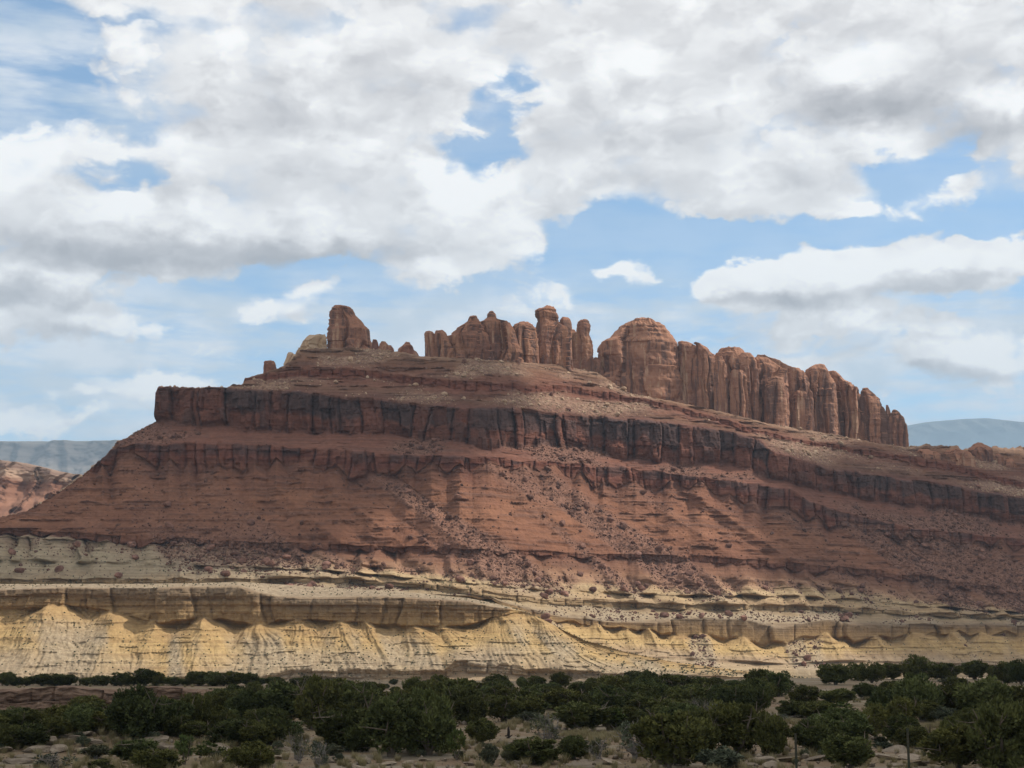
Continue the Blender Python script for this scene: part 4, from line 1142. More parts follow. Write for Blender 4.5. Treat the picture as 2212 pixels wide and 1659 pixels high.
TREES = [   # (strip, x, base y, width, height, kind, label)
    # row on the ledge
    *[(0, x, 328, w_ * 1.15, h_ * 1.15, 'juniper', 'L') for x, w_, h_ in ((50, 130, 100), (130, 110, 60), (220, 140, 66), (350, 160, 88), (470, 150, 80), (560, 170, 86), (740, 150, 62), (850, 150, 76), (1030, 170, 96), (1140, 130, 70), (1240, 170, 124), (1360, 130, 90), (1490, 150, 66), (1600, 120, 54), (1700, 170, 104), (1830, 170, 100), (1920, 120, 70), (2010, 160, 104), (2130, 130, 84))],
    (1, 150, 322, 170, 72, 'juniper', 'L'), (1, 340, 326, 180, 68, 'juniper', 'L'), (1, 20, 320, 120, 60, 'juniper', 'L'),
    # thicket behind the wash, left
    (0, 100, 760, 330, 200, 'juniper', 'W'), (0, 300, 745, 330, 190, 'juniper', 'W'), (0, 230, 865, 330, 200, 'juniper', 'W'), (0, 30, 880, 280, 190, 'juniper', 'W'), (0, -120, 800, 330, 230, 'juniper', 'W'),
    (0, 560, 700, 280, 200, 'juniper', 'W'), (0, 440, 790, 280, 180, 'juniper', 'W'), (0, 800, 700, 330, 210, 'juniper', 'W'), (0, 690, 740, 250, 150, 'juniper', 'W'), (0, 1000, 720, 260, 240, 'juniper', 'W'),
    (0, 1200, 800, 440, 390, 'juniper', "tall dark juniper rising behind the stepped rock slabs at left"), (0, 1040, 770, 240, 220, 'juniper', 'W'), (0, 1480, 745, 330, 290, 'juniper', 'W'), (0, 1640, 725, 280, 310, 'juniper', 'W'), (0, 1330, 720, 300, 280, 'juniper', 'W'),
    (0, 1880, 690, 330, 150, 'sage', "wide grey sage shrub in front of the left thicket"), (0, 2100, 650, 330, 250, 'juniper', 'W'), (0, 1900, 600, 330, 190, 'juniper', 'W'), (0, 1960, 840, 360, 190, 'juniper', "low spreading juniper left of the pale slabs, in the open"), (0, 2170, 860, 300, 230, 'juniper', "rounded juniper right against the low spreading one"),
    # near edge, left
    (0, 1120, 990, 420, 190, 'juniper', "low juniper growing below the stepped rock slabs"), (0, 1330, 1075, 480, 190, 'juniper', "broad juniper cut by the lower picture edge, left of centre"), (0, 850, 1070, 330, 100, 'juniper', "low juniper cut by the lower edge beside the grey bush"), (0, 2130, 1060, 360, 220, 'juniper', "rounded bright juniper on the lower edge beside the green bushes"),
    (0, 1580, 1010, 180, 280, 'green', "tall thin leafy bush left of the pale sand"), (0, 1790, 970, 220, 160, 'green', "short leafy bush on the pale sand"), (0, 420, 1060, 360, 150, 'dead', "grey twiggy bush before the stepped slabs"), (0, 810, 960, 260, 110, 'sage', "grey sage between the slabs and the low juniper"),
    # centre
    (1, 1150, 950, 460, 520, 'juniper', "largest dark juniper in the middle, left half of a pair"), (1, 1480, 935, 460, 480, 'juniper', "large dark juniper in the middle, right half of a pair"), (1, 1320, 900, 400, 450, 'juniper', 'M'), (1, 700, 890, 440, 340, 'juniper', "dark juniper left of the large pair with open ground before it"), (1, 850, 900, 260, 240, 'juniper', 'M'),
    (1, 110, 835, 300, 300, 'juniper', "round juniper beside the dry grass left of centre"), (1, 1940, 825, 290, 195, 'juniper', "neat ball shaped juniper beside the charred stump"), (1, 200, 650, 430, 340, 'juniper', 'M'), (1, 480, 710, 380, 390, 'juniper', 'M'), (1, 800, 660, 400, 340, 'juniper', 'M'), (1, 650, 520, 330, 240, 'juniper', 'M'),
    (1, 920, 570, 330, 250, 'juniper', 'M'), (1, 1250, 640, 330, 260, 'juniper', 'M'), (1, 1450, 600, 330, 250, 'juniper', 'M'), (1, 1700, 570, 340, 290, 'juniper', 'M'), (1, 1850, 660, 320, 260, 'juniper', 'M'), (1, 2120, 640, 270, 220, 'juniper', 'M'), (1, 1430, 410, 170, 90, 'juniper', 'B'), (1, 1190, 390, 90, 55, 'juniper', 'B'),
    (1, 1600, 400, 230, 120, 'juniper', 'B'), (1, 1800, 420, 260, 130, 'juniper', 'B'), (1, 1950, 430, 200, 130, 'juniper', 'B'), (1, 2080, 342, 230, 100, 'juniper', "dark round juniper alone before the yellow mound"), (1, 1180, 318, 90, 46, 'sage', 'S'), (1, 1570, 312, 90, 40, 'sage', 'S'), (1, 1450, 318, 70, 36, 'sage', 'S'), (1, 1320, 310, 60, 30, 'sage', 'S'), (1, 950, 420, 260, 130, 'juniper', 'B'), (1, 700, 400, 300, 130, 'juniper', 'B'), (1, 500, 420, 260, 140, 'juniper', 'B'), (1, 1100, 350, 90, 40, 'sage', 'S'),
    (1, 1720, 970, 170, 290, 'green', "thin leafy bush right of the large juniper pair"), (1, 2010, 1020, 180, 170, 'sage', "dull sage shrub below the ball shaped juniper"), (1, 40, 1050, 170, 170, 'juniper', 'E'), (1, 540, 1040, 200, 220, 'dead', "bare dark bush among the pale rocks, lower centre"), (1, 640, 930, 200, 90, 'sage', 'S'), (1, 360, 1000, 200, 260, 'dead', "grey branching bush left of the bare dark one"), (1, 320, 800, 160, 180, 'green', "leafy bush between round junipers left of centre"), (1, 2200, 960, 160, 160, 'dead', "dark twiggy bush at the edge of the open sand"),
    # right of centre
    (2, 80, 352, 120, 95, 'juniper', 'B'), (2, 200, 372, 160, 125, 'juniper', 'B'), (2, 400, 345, 160, 115, 'juniper', 'B'), (2, 320, 400, 200, 100, 'juniper', 'B'), (2, 700, 372, 170, 110, 'juniper', 'B'), (2, 850, 425, 270, 180, 'juniper', 'B'), (2, 1050, 350, 240, 140, 'juniper', 'B'), (2, 1160, 432, 280, 210, 'juniper', 'B'), (2, 1400, 425, 280, 190, 'juniper', 'B'), (2, 1600, 390, 270, 120, 'juniper', 'B'), (2, 1740, 370, 200, 110, 'juniper', 'B'), (2, 1900, 390, 230, 110, 'juniper', 'B'), (2, 2120, 410, 240, 215, 'juniper', 'B'), (2, 580, 400, 250, 100, 'juniper', 'B'),
    (2, 200, 490, 280, 160, 'juniper', 'M'), (2, 450, 540, 330, 180, 'juniper', 'M'), (2, 850, 570, 330, 210, 'juniper', 'M'), (2, 1150, 610, 340, 180, 'juniper', 'M'), (2, 600, 725, 470, 240, 'juniper', "dark wide juniper behind the dry grass right of centre"), (2, 870, 710, 270, 210, 'green', "leafy green bush beside the dark wide juniper"), (2, 1350, 610, 320, 160, 'juniper', 'M'), (2, 1650, 630, 240, 190, 'dead', "pale bare bush standing out against the dark thicket"), (2, 1850, 610, 280, 260, 'juniper', 'M'), (2, 2050, 570, 330, 270, 'juniper', 'M'), (2, 1500, 520, 320, 190, 'juniper', 'M'), (2, 1050, 500, 300, 160, 'juniper', 'M'), (2, 1750, 500, 320, 170, 'juniper', 'M'),
    (2, 40, 560, 260, 160, 'juniper', 'M'), (2, 300, 840, 300, 250, 'dead', "grey sparse bush beside the stump and dry grass"), (2, 520, 970, 250, 200, 'juniper', "small open juniper before the dry grass"), (2, 720, 990, 190, 210, 'dead', "fan shaped dry bush right of the small open juniper"), (2, 200, 1010, 420, 210, 'juniper', "low juniper below the grey sparse bush"), (2, 60, 960, 250, 150, 'juniper', 'E'),
    (2, 1050, 960, 370, 300, 'dead', "large grey leafless bush left of the near junipers"), (2, 1330, 1050, 480, 470, 'juniper', "tall near juniper on the lower edge left of the thin post"), (2, 1650, 940, 330, 350, 'juniper', 'E'), (2, 1950, 930, 470, 440, 'juniper', "broad near juniper just left of the thin post"), (2, 1780, 1050, 420, 170, 'sage', "grey green sage at the foot of the broad near juniper"), (2, 1500, 800, 330, 300, 'juniper', 'M'), (2, 130, 650, 200, 90, 'sage', 'S'), (2, 1000, 650, 250, 100, 'sage', 'S'),
    # right
    (3, 600, 318, 270, 170, 'juniper', "leftmost large juniper of the row on the right rise"), (3, 790, 284, 180, 145, 'juniper', "second juniper of the row on the right rise, half hidden"), (3, 910, 304, 210, 160, 'juniper', "third juniper of the row on the right rise, set lower"), (3, 1090, 274, 200, 136, 'juniper', "flat topped fourth juniper of the row on the right rise"), (3, 1290, 284, 230, 190, 'juniper', "tallest juniper of the row on the right rise"), (3, 1540, 292, 260, 160, 'juniper', "open juniper right of the tallest on the right rise"), (3, 1800, 274, 230, 160, 'juniper', "lone round juniper between gaps on the right rise"), (3, 1990, 276, 160, 120, 'juniper', "small juniper right of the lone round one"), (3, 2090, 305, 220, 175, 'juniper', 'R'), (3, 2200, 315, 230, 190, 'juniper', 'R'), (3, 2330, 310, 250, 180, 'juniper', 'R'),
    (3, 310, 485, 260, 140, 'juniper', "grey green round juniper on the slope of the right rise"), (3, 630, 495, 320, 140, 'juniper', "low wide juniper on the bare red slope"), (3, 860, 444, 210, 135, 'juniper', "dark juniper on the bare red slope below the row"), (3, 1080, 410, 210, 120, 'juniper', 'R'), (3, 1040, 595, 300, 230, 'juniper', 'R'), (3, 1350, 625, 410, 360, 'juniper', "big dark juniper in the middle of the right rise"), (3, 1200, 560, 300, 260, 'juniper', 'R'), (3, 1720, 620, 400, 300, 'juniper', 'R'), (3, 1920, 650, 430, 380, 'juniper', "big juniper behind the large clump at lower right"), (3, 2150, 600, 330, 260, 'juniper', 'R'),
    (3, 450, 615, 330, 150, 'juniper', 'R'), (3, 620, 620, 300, 150, 'green', "bright leafy bush in the dip left of the right post"), (3, 230, 600, 280, 140, 'juniper', 'R'), (3, 930, 785, 300, 270, 'juniper', "drooping juniper just left of the right post's tree"), (3, 1190, 715, 240, 280, 'juniper', "round juniper seen straight behind the right post"), (3, 700, 835, 450, 260, 'juniper', "wide dome shaped juniper between the two posts"), (3, 410, 915, 330, 290, 'juniper', "upright juniper just right of the left post"), (3, 740, 1050, 400, 280, 'juniper', "ball shaped juniper on the lower edge between the posts"), (3, 60, 940, 280, 340, 'juniper', "dark juniper just left of the left post"), (3, 100, 420, 230, 200, 'juniper', 'R'), (3, -30, 480, 260, 200, 'juniper', 'R'),
    (3, 1650, 1050, 480, 360, 'juniper', "left part of the large juniper clump in the lower right corner"), (3, 2020, 1080, 560, 540, 'juniper', "large juniper filling the lower right corner"), (3, 2300, 1060, 450, 480, 'juniper', 'E'), (3, 150, 640, 200, 70, 'dead', "low dry bush in the straw coloured grass right of centre"), (3, 1000, 870, 180, 60, 'sage', 'S'), (3, 1600, 330, 200, 70, 'sage', 'S'), (3, 1540, 640, 240, 120, 'sage', 'S'),
]
GEN = {'L': ("small dark juniper in the row on top of the left rock ledge", "junipers on the left rock ledge"),
       'W': ("dark juniper merging into the thicket below the left rock ledge", "junipers of the left thicket"),
       'M': ("dark juniper crowded into the thicket across the middle ground", "junipers of the middle thicket"),
       'B': ("small dark juniper at the back of the thicket below the yellow slope", "junipers at the back of the thicket"),
       'E': ("near dark juniper crowding the lower picture edge among larger ones", "junipers along the lower edge"),
       'R': ("dark juniper crowded among others on the right rise", "junipers on the right rise"),
       'S': ("small grey green sage shrub on open ground between junipers", "sage shrubs between the junipers")}
random.seed(21)
for (k, cx_, cy_, w_, h_, kind, lab) in TREES:
    bx, by = crop_pt(k, cx_, cy_)
    x, y, z = to_ground(bx, min(by, 1700))
    sc = .2508 / FP * y
    if lab in GEN: lab, grp = GEN[lab]
    else: grp = {'juniper': "junipers told apart singly", 'sage': "sage shrubs told apart singly", 'green': "leafy bushes", 'dead': "dry bushes"}[kind]
    ww, hh = w_ * sc * 1.24, h_ * sc * 1.12
    if kind == 'juniper': ww = min(ww, hh * 2.2)
    plant(kind, x, y + ww * .15, z - .04, ww, hh, lab, grp)
# more of the dense thicket
rs = np.random.default_rng(33)
for i in range(112):
    bx, by = (rs.uniform(440, 1720), rs.uniform(1498, 1590)) if i < 80 else (rs.uniform(-60, 520), rs.uniform(1552, 1606)) if i < 98 else (rs.uniform(1700, 2260), rs.uniform(1540, 1620))
    x, y, z = to_ground(bx, by)
    h_ = rs.uniform(1.5, 2.7) * (1 - .25 * (by > 1560))
    plant('juniper', x, y, z - .04, h_ * rs.uniform(1.3, 1.9), h_, *GEN['M' if i < 80 else 'W' if i < 98 else 'R'])
for i in range(60):
    bx = rs.uniform(0, 2212); by = rs.uniform(1540, 1655)
    x, y, z = to_ground(bx, by)
    h_ = rs.uniform(.35, .7)
    plant('sage', x, y, z - .03, h_ * rs.uniform(1.2, 1.8), h_, *GEN['S'])

# dry grass
rs = np.random.default_rng(44)
gm = [grass_mesh("grass_tuft", rs, 90, .55, .42) for _ in range(3)]
GV, GF = [], []
spots = []
for (k, cx_, cy_, n, sx, sy) in ((2, 570, 770, 34, 90, 18), (2, 760, 790, 34, 100, 18), (2, 880, 780, 12, 40, 12), (2, 120, 680, 26, 120, 20), (2, 1100, 640, 26, 130, 20), (3, 1350, 730, 30, 90, 22), (3, 1130, 750, 24, 110, 18), (3, 200, 660, 26, 110, 18), (3, 1480, 700, 16, 70, 20),
                                 (1, 700, 330, 10, 300, 10), (3, 150, 390, 20, 150, 20), (0, 1980, 830, 20, 90, 12), (0, 700, 720, 26, 220, 8), (3, 850, 460, 14, 90, 12), (0, 1000, 330, 60, 1000, 8), (1, 250, 760, 18, 70, 25), (2, 330, 600, 14, 60, 10)):
    for _ in range(n):
        spots.append(crop_pt(k, cx_ + rs.normal(0, sx), cy_ + rs.normal(0, sy)))
for _ in range(1300):
    spots.append((rs.uniform(-60, 2270), rs.uniform(1510, 1690)))
for (bx, by) in spots:
    x, y, z = to_ground(bx, by)
    me = gm[rs.integers(0, 3)]
    n = len(me.vertices); co = np.zeros(n * 3, np.float32); me.vertices.foreach_get("co", co); co = co.reshape(-1, 3)
    s = rs.uniform(.5, 1.2); a = rs.uniform(0, 6.28)
    co = co @ np.array([[math.cos(a), math.sin(a), 0], [-math.sin(a), math.cos(a), 0], [0, 0, 1]]) * s
    GV.append(co + [x, y, z - .03])
GV = np.vstack(GV)
tag(link("dry_grass", mesh_np("dry_grass", GV, np.arange(len(GV)).reshape(-1, 3), smooth=False), M_GRASS), "straw coloured bunch grass among the junipers", "grass", None, "stuff")

# ------------------------------------------------------------------ stones
def rock_mesh(name, seed, sub=3, flat=.7, smooth=False):
    bm = bmesh.new()
    bmesh.ops.create_icosphere(bm, subdivisions=sub, radius=1.0)
    co = np.array([v.co[:] for v in bm.verts])
    rs = np.random.default_rng(seed)
    d = np.ones(len(co))
    for _ in range(13):                              # planes chop the stone into facets
        n = rs.normal(0, 1, 3); n /= np.linalg.norm(n)
        h = rs.uniform(.55, .85)
        dp = (co * d[:, None]) @ n
        over = dp > h
        d[over] *= h / dp[over]
    p = co * d[:, None]
    p = p * (1 + .10 * vn3(p * 2.2 + seed, seed)[:, None])
    p *= np.array([1.0, rs.uniform(.7, .95), flat * rs.uniform(.8, 1.1)])
    for v, q in zip(bm.verts, p): v.co = q
    me = bpy.data.meshes.new(name)
    bm.to_mesh(me); bm.free()
    for f in me.polygons: f.use_smooth = smooth
    return me


BM = [rock_mesh("boulder", 700 + i, 2) for i in range(6)]
BP = [m.copy() for m in BM]
for m in BM: m.materials.append(M_BOULD)
for m in BP: m.materials.append(M_PALEB)
SM = [rock_mesh("stone", 720 + i, 3, .5) for i in range(6)]
for m in SM: m.materials.append(M_STONE)


def put_rock(name, me, x, y, z, s, flat=1.0):
    o = bpy.data.objects.new(name, me); C.objects.link(o)
    o.location = (x, y, z); o.scale = (s, s * random.uniform(.8, 1.1), s * flat)
    o.rotation_euler = (random.uniform(-.3, .3), random.uniform(-.3, .3), random.uniform(0, 6.28))
    return o


# boulders of the mesa: the larger ones singly, the small rubble as one mass
rs = np.random.default_rng(55)
P = MB_XYZ
vis = np.zeros(P.shape[:2]); vis[:, :] = 1
bxp = (P[..., 0] / P[..., 1])
inside = (np.abs(bxp) < .36)
wgt = MB_DEB ** 1.5 * inside * (MB_S > 0.3) * (MB_S < 15.2)
wgt = wgt + .07 * inside * ((MB_S > 5) & (MB_S < 9))
area = np.gradient(P[..., 1], axis=0).clip(.05, 2)
wgt *= area
flatw = (wgt / wgt.sum()).ravel()
pick = rs.choice(flatw.size, 17000, replace=False, p=flatw)
pp = P.reshape(-1, 3)[pick]; ps = MB_S.ravel()[pick]
size = np.clip(.40 * rs.pareto(2.4, len(pick)) + .34, .34, 2.8)
order = np.argsort(-size)
ZONES = [(0, 5.2, "dark red boulder fallen onto the tan clay at the mesa foot", "boulders on the clay foot"),
         (5.2, 7.5, "reddish boulder lying among the yellow clay spurs", "boulders among the clay spurs"),
         (7.5, 9.2, "brown boulder in a stream of rubble down the red slope", "boulders on the red slope"),
         (9.2, 11.3, "grey brown boulder on the bench under the dark cliff", "boulders under the dark cliff"),
         (11.3, 14.0, "tan boulder on the slope above the dark cliff", "boulders above the dark cliff"),
         (14.0, 17, "pale boulder at the foot of the rock towers", "boulders below the rock towers")]
nb = 0
small = []
for i in order:
    if nb < 170:
        zn = next(q for q in ZONES if q[0] <= ps[i] < q[1])
        me = (BP if ps[i] > 12 and rs.random() < .8 else BM)[nb % 6]
        s = size[i] * (.8 if ps[i] > 9.2 else 1.0)
        tag(put_rock("boulder", me, *(pp[i] + [0, -.3 * s, .2 * s]), s), zn[2], "boulder", zn[3])
        nb += 1
    else:
        small.append(i)
ico = rock_mesh("chip", 740, 1)
cv = np.array([v.co[:] for v in ico.vertices]); cf = np.array([p.vertices[:] for p in ico.polygons])


def rubble(name, idx, pts, sizes, mat, label):
    n = len(pts)
    a = rs.uniform(0, 6.28, n)
    ca, sa = np.cos(a), np.sin(a)
    q = cv[None] * sizes[:, None, None] * rs.uniform(.7, 1.2, (n, 1, 3))
    X_ = q[..., 0] * ca[:, None] - q[..., 1] * sa[:, None]; Y_ = q[..., 0] * sa[:, None] + q[..., 1] * ca[:, None]
    V = np.stack([X_ + pts[:, 0:1], Y_ + pts[:, 1:2] - .1, q[..., 2] + pts[:, 2:3] + .1], -1).reshape(-1, 3)
    F = (cf[None] + (np.arange(n) * len(cv))[:, None, None]).reshape(-1, 3)
    return tag(link(name, mesh_np(name, V, F, smooth=False), mat), label, "rubble", None, "stuff")


small = np.array(small)
hi = ps[small] > 12.0
rubble("rubble", None, pp[small[~hi]], size[small[~hi]], M_BOULD, "loose brown rubble scattered down the red slopes")
rubble("rubble", None, pp[small[hi]], size[small[hi]], M_PALEB, "loose tan rubble below the rock towers")
ico.materials.append(M_BOULD)

# desert scrub dotting the clay slopes
def scrub(pts, n, label, smin=.25, smax=.6):
    k = rs.choice(len(pts), n, replace=False)
    q = pts[k]
    return rubble("desert_scrub", None, q, rs.uniform(smin, smax, n), M_SCRUB, label)


mA = (MA_S > .2) & (MA_S < 2.9) & (np.abs(MA_XYZ[..., 0] / MA_XYZ[..., 1]) < .36)
scrub(MA_XYZ[mA], 1500, "tiny scrub dotting the yellow clay bench")
mBn = (MA_S > 4.1) & (MA_S < 5.0)
scrub(MA_XYZ[mBn], 500, "low scrub on the flat top of the clay bench", .25, .5)
mB = (((MB_S > .1) & (MB_S < 2.0)) | ((MB_S > 3.1) & (MB_S < 6.0))) & inside
scrub(MB_XYZ[mB], 2200, "tiny scrub dotting the clay at the mesa foot")
for o in C.objects:
    if o.name.startswith("desert_scrub"): o["category"] = "scrub"

# sandstone blocks of the near ground
SLABS = [(0, 540, 770, 150, 45), (0, 700, 760, 170, 50), (0, 860, 740, 150, 45), (0, 430, 830, 230, 80), (0, 640, 800, 190, 55), (0, 800, 820, 170, 50), (0, 700, 900, 130, 80), (0, 845, 905, 150, 90), (0, 500, 900, 210, 90), (0, 330, 900, 230, 80), (0, 250, 960, 220, 60), (0, 150, 1000, 230, 60), (0, 40, 900, 150, 45),
         (0, 1290, 820, 260, 75), (0, 1400, 870, 190, 80), (0, 1490, 890, 110, 90), (0, 880, 510, 120, 80), (0, 840, 440, 0, 0), (0, 1880, 890, 260, 40), (0, 2000, 930, 160, 40),
         (0, 120, 520, 130, 60), (0, 260, 545, 150, 60), (0, 560, 500, 110, 60), (0, 700, 500, 90, 50), (0, 390, 540, 90, 45), (0, 980, 470, 110, 45),
         (1, 620, 990, 120, 70), (1, 250, 890, 240, 45), (1, 120, 960, 200, 50), (1, 1300, 1000, 110, 40), (1, 1450, 975, 130, 40), (1, 850, 1035, 120, 45), (1, 1130, 1010, 150, 40), (1, 900, 880, 110, 30), (1, 2150, 970, 150, 55), (1, 1850, 1010, 140, 30), (1, 2000, 880, 170, 30),
         (2, 660, 1010, 220, 35), (2, 850, 1000, 220, 40), (2, 560, 1040, 260, 40), (2, 60, 1000, 140, 40), (2, 2100, 990, 260, 55), (2, 2000, 1030, 220, 50), (3, 200, 980, 260, 40), (3, 420, 970, 230, 40), (3, 1100, 900, 220, 35), (3, 1250, 960, 220, 40), (3, 1050, 960, 200, 40), (3, 1300, 1010, 220, 45), (3, 1120, 1020, 150, 35), (3, 60, 1030, 240, 50), (3, 230, 760, 120, 30), (3, 320, 860, 150, 30)]
SLAB_TOP = {3: "largest tilted pale block of the stepped slabs at lower left", 7: "squared pale block at the right foot of the stepped slabs", 16: "pale round boulder below the whitish stretch of the rock ledge",
            26: "pale rounded rock under the bare dark bush, lower centre", 34: "pale rounded rock at the edge of the open sand right of centre"}
for i, (k, cx_, cy_, w_, h_) in enumerate(SLABS):
    if not w_: continue
    bx, by = crop_pt(k, cx_, cy_)
    x, y, z = to_ground(bx, by)
    s = w_ * .2508 / FP * y * .62
    o = put_rock("sandstone_block", SM[i % 6], x, y, z + s * .12, s, max(.35, min(1.6, 1.9 * h_ / w_)))
    grp = "sandstone blocks on the near ground"
    lab = SLAB_TOP.get(i) or {0: "flat tan sandstone block among the stepped slabs at lower left", 1: "flat tan sandstone block on bare ground at lower centre", 2: "flat tan sandstone block on bare ground right of centre", 3: "flat tan sandstone block on the bare ground between the posts"}[k]
    tag(o, lab, "rock", grp)
rs = np.random.default_rng(66)
pts, sz = [], []
for _ in range(2600):
    bx, by = rs.uniform(-60, 2270), rs.uniform(1500, 1690)
    pts.append(to_ground(bx, by)); sz.append(min(.05 + .07 * rs.pareto(2.2), .45))
o = rubble("gravel", None, np.array(pts), np.array(sz), M_STONE, "loose pale stones scattered over the desert floor")
o["category"] = "gravel"

# charred stump
def stump():
    P = [(0, 0, -.1), (.02, 0, .25), (.05, .02, .55), (.02, 0, .85), (.08, .03, 1.05)]
    v, f = tube(P, [.17, .14, .13, .10, .03], 9)
    v2, f2 = tube([(0, 0, .1), (-.18, .05, .22), (-.3, .02, .18)], [.09, .07, .03], 7)
    v3, f3 = tube([(.02, 0, .1), (.22, -.05, .18), (.4, -.02, .30)], [.09, .07, .02], 7)
    V = list(v); F = list(f)
    for vv, ff in ((v2, f2), (v3, f3)):
        o_ = len(V); V += list(vv); F += [tuple(i + o_ for i in q) for q in ff]
    me = bpy.data.meshes.new("charred_stump"); me.from_pydata([tuple(q) for q in V], [], F); me.update()
    return me


x, y, z = to_ground(*crop_pt(1, 2165, 778))
o = link("charred_stump", stump(), M_CHAR); o.location = (x, y, z); o.scale = (.75, .75, .75)
tag(o, "small black charred stump on the sand right of the ball shaped juniper", "stump")

# two thin steel fence posts near the road
for (cx_, top, lab) in ((243, 735, "left one of two thin dark steel posts, beside an upright juniper"), (1207, 690, "right one of two thin dark steel posts, before a round juniper")):
    bx, by = crop_pt(3, cx_, 1200)
    _, ty = crop_pt(3, cx_, top)
    yd = 62.0
    tx_, tz_ = ray(bx, ty)
    zt = ZC + float(tz_) * yd
    bm = bmesh.new()
    zb = float(ground_z(float(tx_) * yd, yd)) - .3
    hgt = zt - zb
    pr = [(-.045, -.012), (-.045, .012), (-.012, .012), (-.012, .075), (.012, .075), (.012, .012), (.045, .012), (.045, -.012)]
    lo = [bm.verts.new((a, b_, 0)) for a, b_ in pr]; hi_ = [bm.verts.new((a, b_, hgt)) for a, b_ in pr]
    for i in range(8): bm.faces.new((lo[i], lo[(i + 1) % 8], hi_[(i + 1) % 8], hi_[i]))
    bm.faces.new(hi_)
    for zc in np.arange(.5, hgt - .05, .14):                       # studs along the flange
        bmesh.ops.create_cube(bm, size=1, matrix=Matrix.Translation((0, -.018, zc)) @ Matrix.Diagonal((.03, .014, .03, 1)))
    bmesh.ops.recalc_face_normals(bm, faces=bm.faces)
    me = bpy.data.meshes.new("fence_post"); bm.to_mesh(me); bm.free()
    o = link("fence_post", me, M_POST); o.location = (float(tx_) * yd, yd, zb)
    tag(o, lab, "fence post", "steel fence posts")

# ------------------------------------------------------------------ far country
def far_sheet(name, p_, lines_, slopes_, d_, rows_, mat, relief, label, back=400.0, seed=0, cols_attr=None):
    ls = [line(q, p_, 6) for q in lines_]
    for k in range(len(ls) - 2, -1, -1): ls[k] = np.maximum(ls[k], ls[k + 1])
    X, Y, Z = profile(p_, ls, slopes_, np.full(len(p_), float(d_)))
    tx_, _ = ray(p_, ls[-1])
    for b_, zf in ((back, 1.0), (back * 2.5, -.02)):
        Y2 = Y[len(ls) - 1] + b_
        X = np.vstack([X, (tx_ * Y2)[None]]); Y = np.vstack([Y, Y2[None]]); Z = np.vstack([Z, (Z[len(ls) - 1] * zf)[None]])
    X, Y, Z, sg, t_ = fill(X, Y, Z, rows_ + [4, 6])
    S_ = (sg + t_)[:, None] * np.ones_like(X)
    Y = Y - relief(X, Y, Z, S_)
    return tag(link(name, mesh_np(name, np.stack([X, Y, Z], -1), grid_faces(*X.shape), {"strata": S_}), mat), label, None, None, "structure")


def mat_strata(name, stops, zs, bs, bd):
    m, T, b = material(name)
    at = T.node('ShaderNodeAttribute', attribute_name='strata')
    pos = T.node('ShaderNodeNewGeometry').outputs['Position']
    n = T.noise(pos, bs, 5, .65)
    s = T.math('ADD', at.outputs['Fac'], T.math('MULTIPLY', T.math('SUBTRACT', n, .5), 1.0))
    mx = stops[-1][0]
    col = T.ramp(T.math('DIVIDE', s, mx), [(p / mx, c) for p, c in stops])
    bed = T.noise(T.vmath('MULTIPLY', pos, (bs * .2, bs * .2, zs)), 1.0, 4, .65)
    col = T.mix(T.rng(bed, .42, .6, 0, .5), col, T.vmath('MULTIPLY', col, (.6, .56, .56)))
    T.l.new(col, b.inputs['Base Color'])
    bump(T, b, n, .7, bd)
    return m


# slickrock hills beyond the left nose
ph_ = np.arange(-700, 420, 1.6)
mh = mat_strata("slickrock", [(0, (.22, .11, .075)), (.7, (.30, .155, .10)), (1.3, (.26, .13, .085)), (1.7, (.44, .30, .21)), (2.1, (.17, .105, .08)), (3, (.30, .21, .155)), (5, (.28, .2, .14))], .12, .02, 3.0)
far_sheet("slickrock_hills", ph_, [
    [(-700, 1200), (420, 1200)], [(-700, 1050), (-100, 1050), (0, 1048), (60, 1062), (110, 1055), (180, 1066), (420, 1080)], [(-700, 1020), (0, 1010), (60, 1018), (110, 1026), (180, 1040), (420, 1050)], [(-700, 1000), (-60, 992), (0, 1000), (14, 994), (40, 1002), (55, 1000), (90, 1008), (130, 1018), (180, 1028), (250, 1030), (420, 1040)]],
    [.55, 1.3, .5], 1300, [60, 40, 24], mh,
    lambda X, Y, Z, S_: (26 * (1 - np.abs(fbm(X / 70, Z / 90, 4, 800)) * 2.0) + 7 * cells(X / 14.0 + fbm(X / 20, Z / 20, 2, 805), 806)[2]) * sst(S_, 0, .4) * (1 - sst(S_, 2.7, 3)) + 6 * fbm(X / 12, Z / 6, 3, 801), "pale and red slickrock hills beyond the left end of the mesa", 260)
# distant blue plateau
pf = np.arange(-900, 700, 3.0)
mf = mat_strata("plateau_rock", [(0, (.12, .10, .09)), (1, (.15, .125, .105)), (1.5, (.26, .22, .18)), (2, (.13, .11, .095)), (3, (.15, .13, .11)), (5, (.10, .10, .08))], .02, .004, 12.0)
far_sheet("distant_plateau", pf, [[(-900, 1200), (700, 1200)], [(-900, 1040), (700, 1040)], [(-900, 1000), (700, 1000)], [(-900, 954), (-200, 952), (0, 953), (260, 953), (700, 954)]],
          [.5, .9, 1.1], 7000, [40, 30, 40], mf,
          lambda X, Y, Z, S_: 240 * ridged(X / 450, Z / 1350, 3, 810) * sst(S_, 0, .5) * (1 - sst(S_, 2.8, 3)) + 20 * fbm(X / 50, Z / 40, 3, 811), "far flat topped plateau fading to blue on the left", 900)
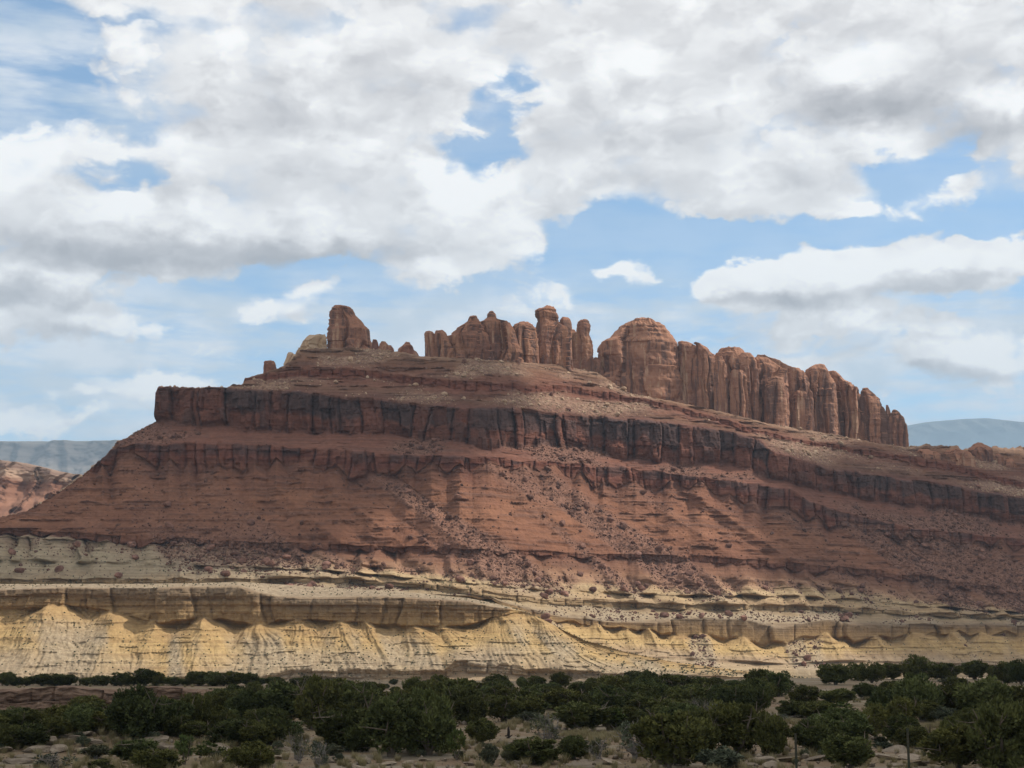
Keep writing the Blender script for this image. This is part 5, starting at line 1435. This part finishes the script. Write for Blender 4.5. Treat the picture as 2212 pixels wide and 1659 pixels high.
# distant mountain
pm = np.arange(1500, 3300, 4.0)
mm = mat_strata("mountain_rock", [(0, (.04, .055, .055)), (1, (.03, .042, .045)), (1.6, (.09, .09, .08)), (2, (.05, .06, .06)), (4, (.06, .07, .065))], .004, .0015, 30.0)
far_sheet("distant_mountain", pm, [[(1500, 1200), (3300, 1200)], [(1500, 990), (1700, 985), (1900, 962), (1950, 950), (2000, 935), (2100, 945), (2212, 940), (2500, 955), (3300, 990)],
                                  [(1500, 980), (1700, 972), (1850, 945), (1950, 921), (2000, 912), (2080, 905), (2130, 903), (2212, 912), (2350, 908), (2600, 930), (3300, 980)]],
          [.4, .4], 13500, [30, 40], mm,
          lambda X, Y, Z, S_: 1100 * (ridged(X / 900, Z / 1500, 5, 820) - .3) * sst(S_, 0, .5) * (1 - sst(S_, 1.7, 2)), "long rounded mountain fading to blue on the right", 1500)

# ------------------------------------------------------------------ unseen clouds, placed sunward to shade the foreground and parts of the mesa
def cloud(center, rx, ry, rz, seed, label, trans):
    rs = np.random.default_rng(seed)
    bm = bmesh.new()
    bmesh.ops.create_icosphere(bm, subdivisions=5, radius=1.0)
    co = np.array([v.co[:] for v in bm.verts])
    d = 1 + .28 * vn3(co * 1.6 + seed, seed) + .16 * vn3(co * 4.0 + seed, seed + 1) + .08 * vn3(co * 9.0, seed + 2)
    p = co * d[:, None]
    p[:, 2] = np.where(p[:, 2] < -.25, -.25 + .15 * (p[:, 2] + .25), p[:, 2])
    p *= np.array([rx, ry, rz])
    for v, q in zip(bm.verts, p): v.co = q
    me = bpy.data.meshes.new("cloud"); bm.to_mesh(me); bm.free()
    for f in me.polygons: f.use_smooth = True
    m, T, b = material("cloud_vapour")
    b.inputs['Base Color'].default_value = (.85, .85, .86, 1)
    tr = T.node('ShaderNodeBsdfTransparent'); mx = T.node('ShaderNodeMixShader'); mx.inputs[0].default_value = 1 - trans
    T.l.new(tr.outputs[0], mx.inputs[1]); T.l.new(b.outputs[0], mx.inputs[2])
    T.l.new(mx.outputs[0], T.n['Material Output'].inputs['Surface'])
    o = link("cloud", me, m); o.location = center
    return tag(o, label, "cloud", "unseen clouds placed for their shade")


CZ = 2260.0
def over(x, y, z): return (x + SUN.x / SUN.z * (CZ - z), y + SUN.y / SUN.z * (CZ - z), CZ)
cloud(over(0, 190, 0), 420, 270, 90, 5, "broad white unseen cloud placed to shade the foreground junipers", .15)
cloud(over(-265, 825, 80), 200, 118, 50, 9, "small white unseen cloud placed to shade the left end of the mesa", .12)
cloud(over(262, 912, 70), 122, 84, 45, 12, "small white unseen cloud placed to shade the right end of the mesa", .12)

# ------------------------------------------------------------------ air
bm = bmesh.new(); bmesh.ops.create_cube(bm, size=1)
me = bpy.data.meshes.new("haze"); bm.to_mesh(me); bm.free()
haze = bpy.data.objects.new("haze", me); C.objects.link(haze)
HT, HB = 2120.0, -15.5
haze.scale = (40000, 40000, HT - HB); haze.location = (0, 5000, (HT + HB) / 2)
hm = bpy.data.materials.new("air"); hm.use_nodes = True
T = NT(hm.node_tree); T.n.clear()
ho = T.node('ShaderNodeOutputMaterial'); pv = T.node('ShaderNodeVolumePrincipled')
pv.inputs['Color'].default_value = (.55, .77, 1.0, 1)
pv.inputs['Density'].default_value = 0.74e-4
pv.inputs['Anisotropy'].default_value = 0.0
T.l.new(pv.outputs[0], ho.inputs['Volume'])
me.materials.append(hm)
tag(haze, "thin blue desert air", "haze", None, "stuff")
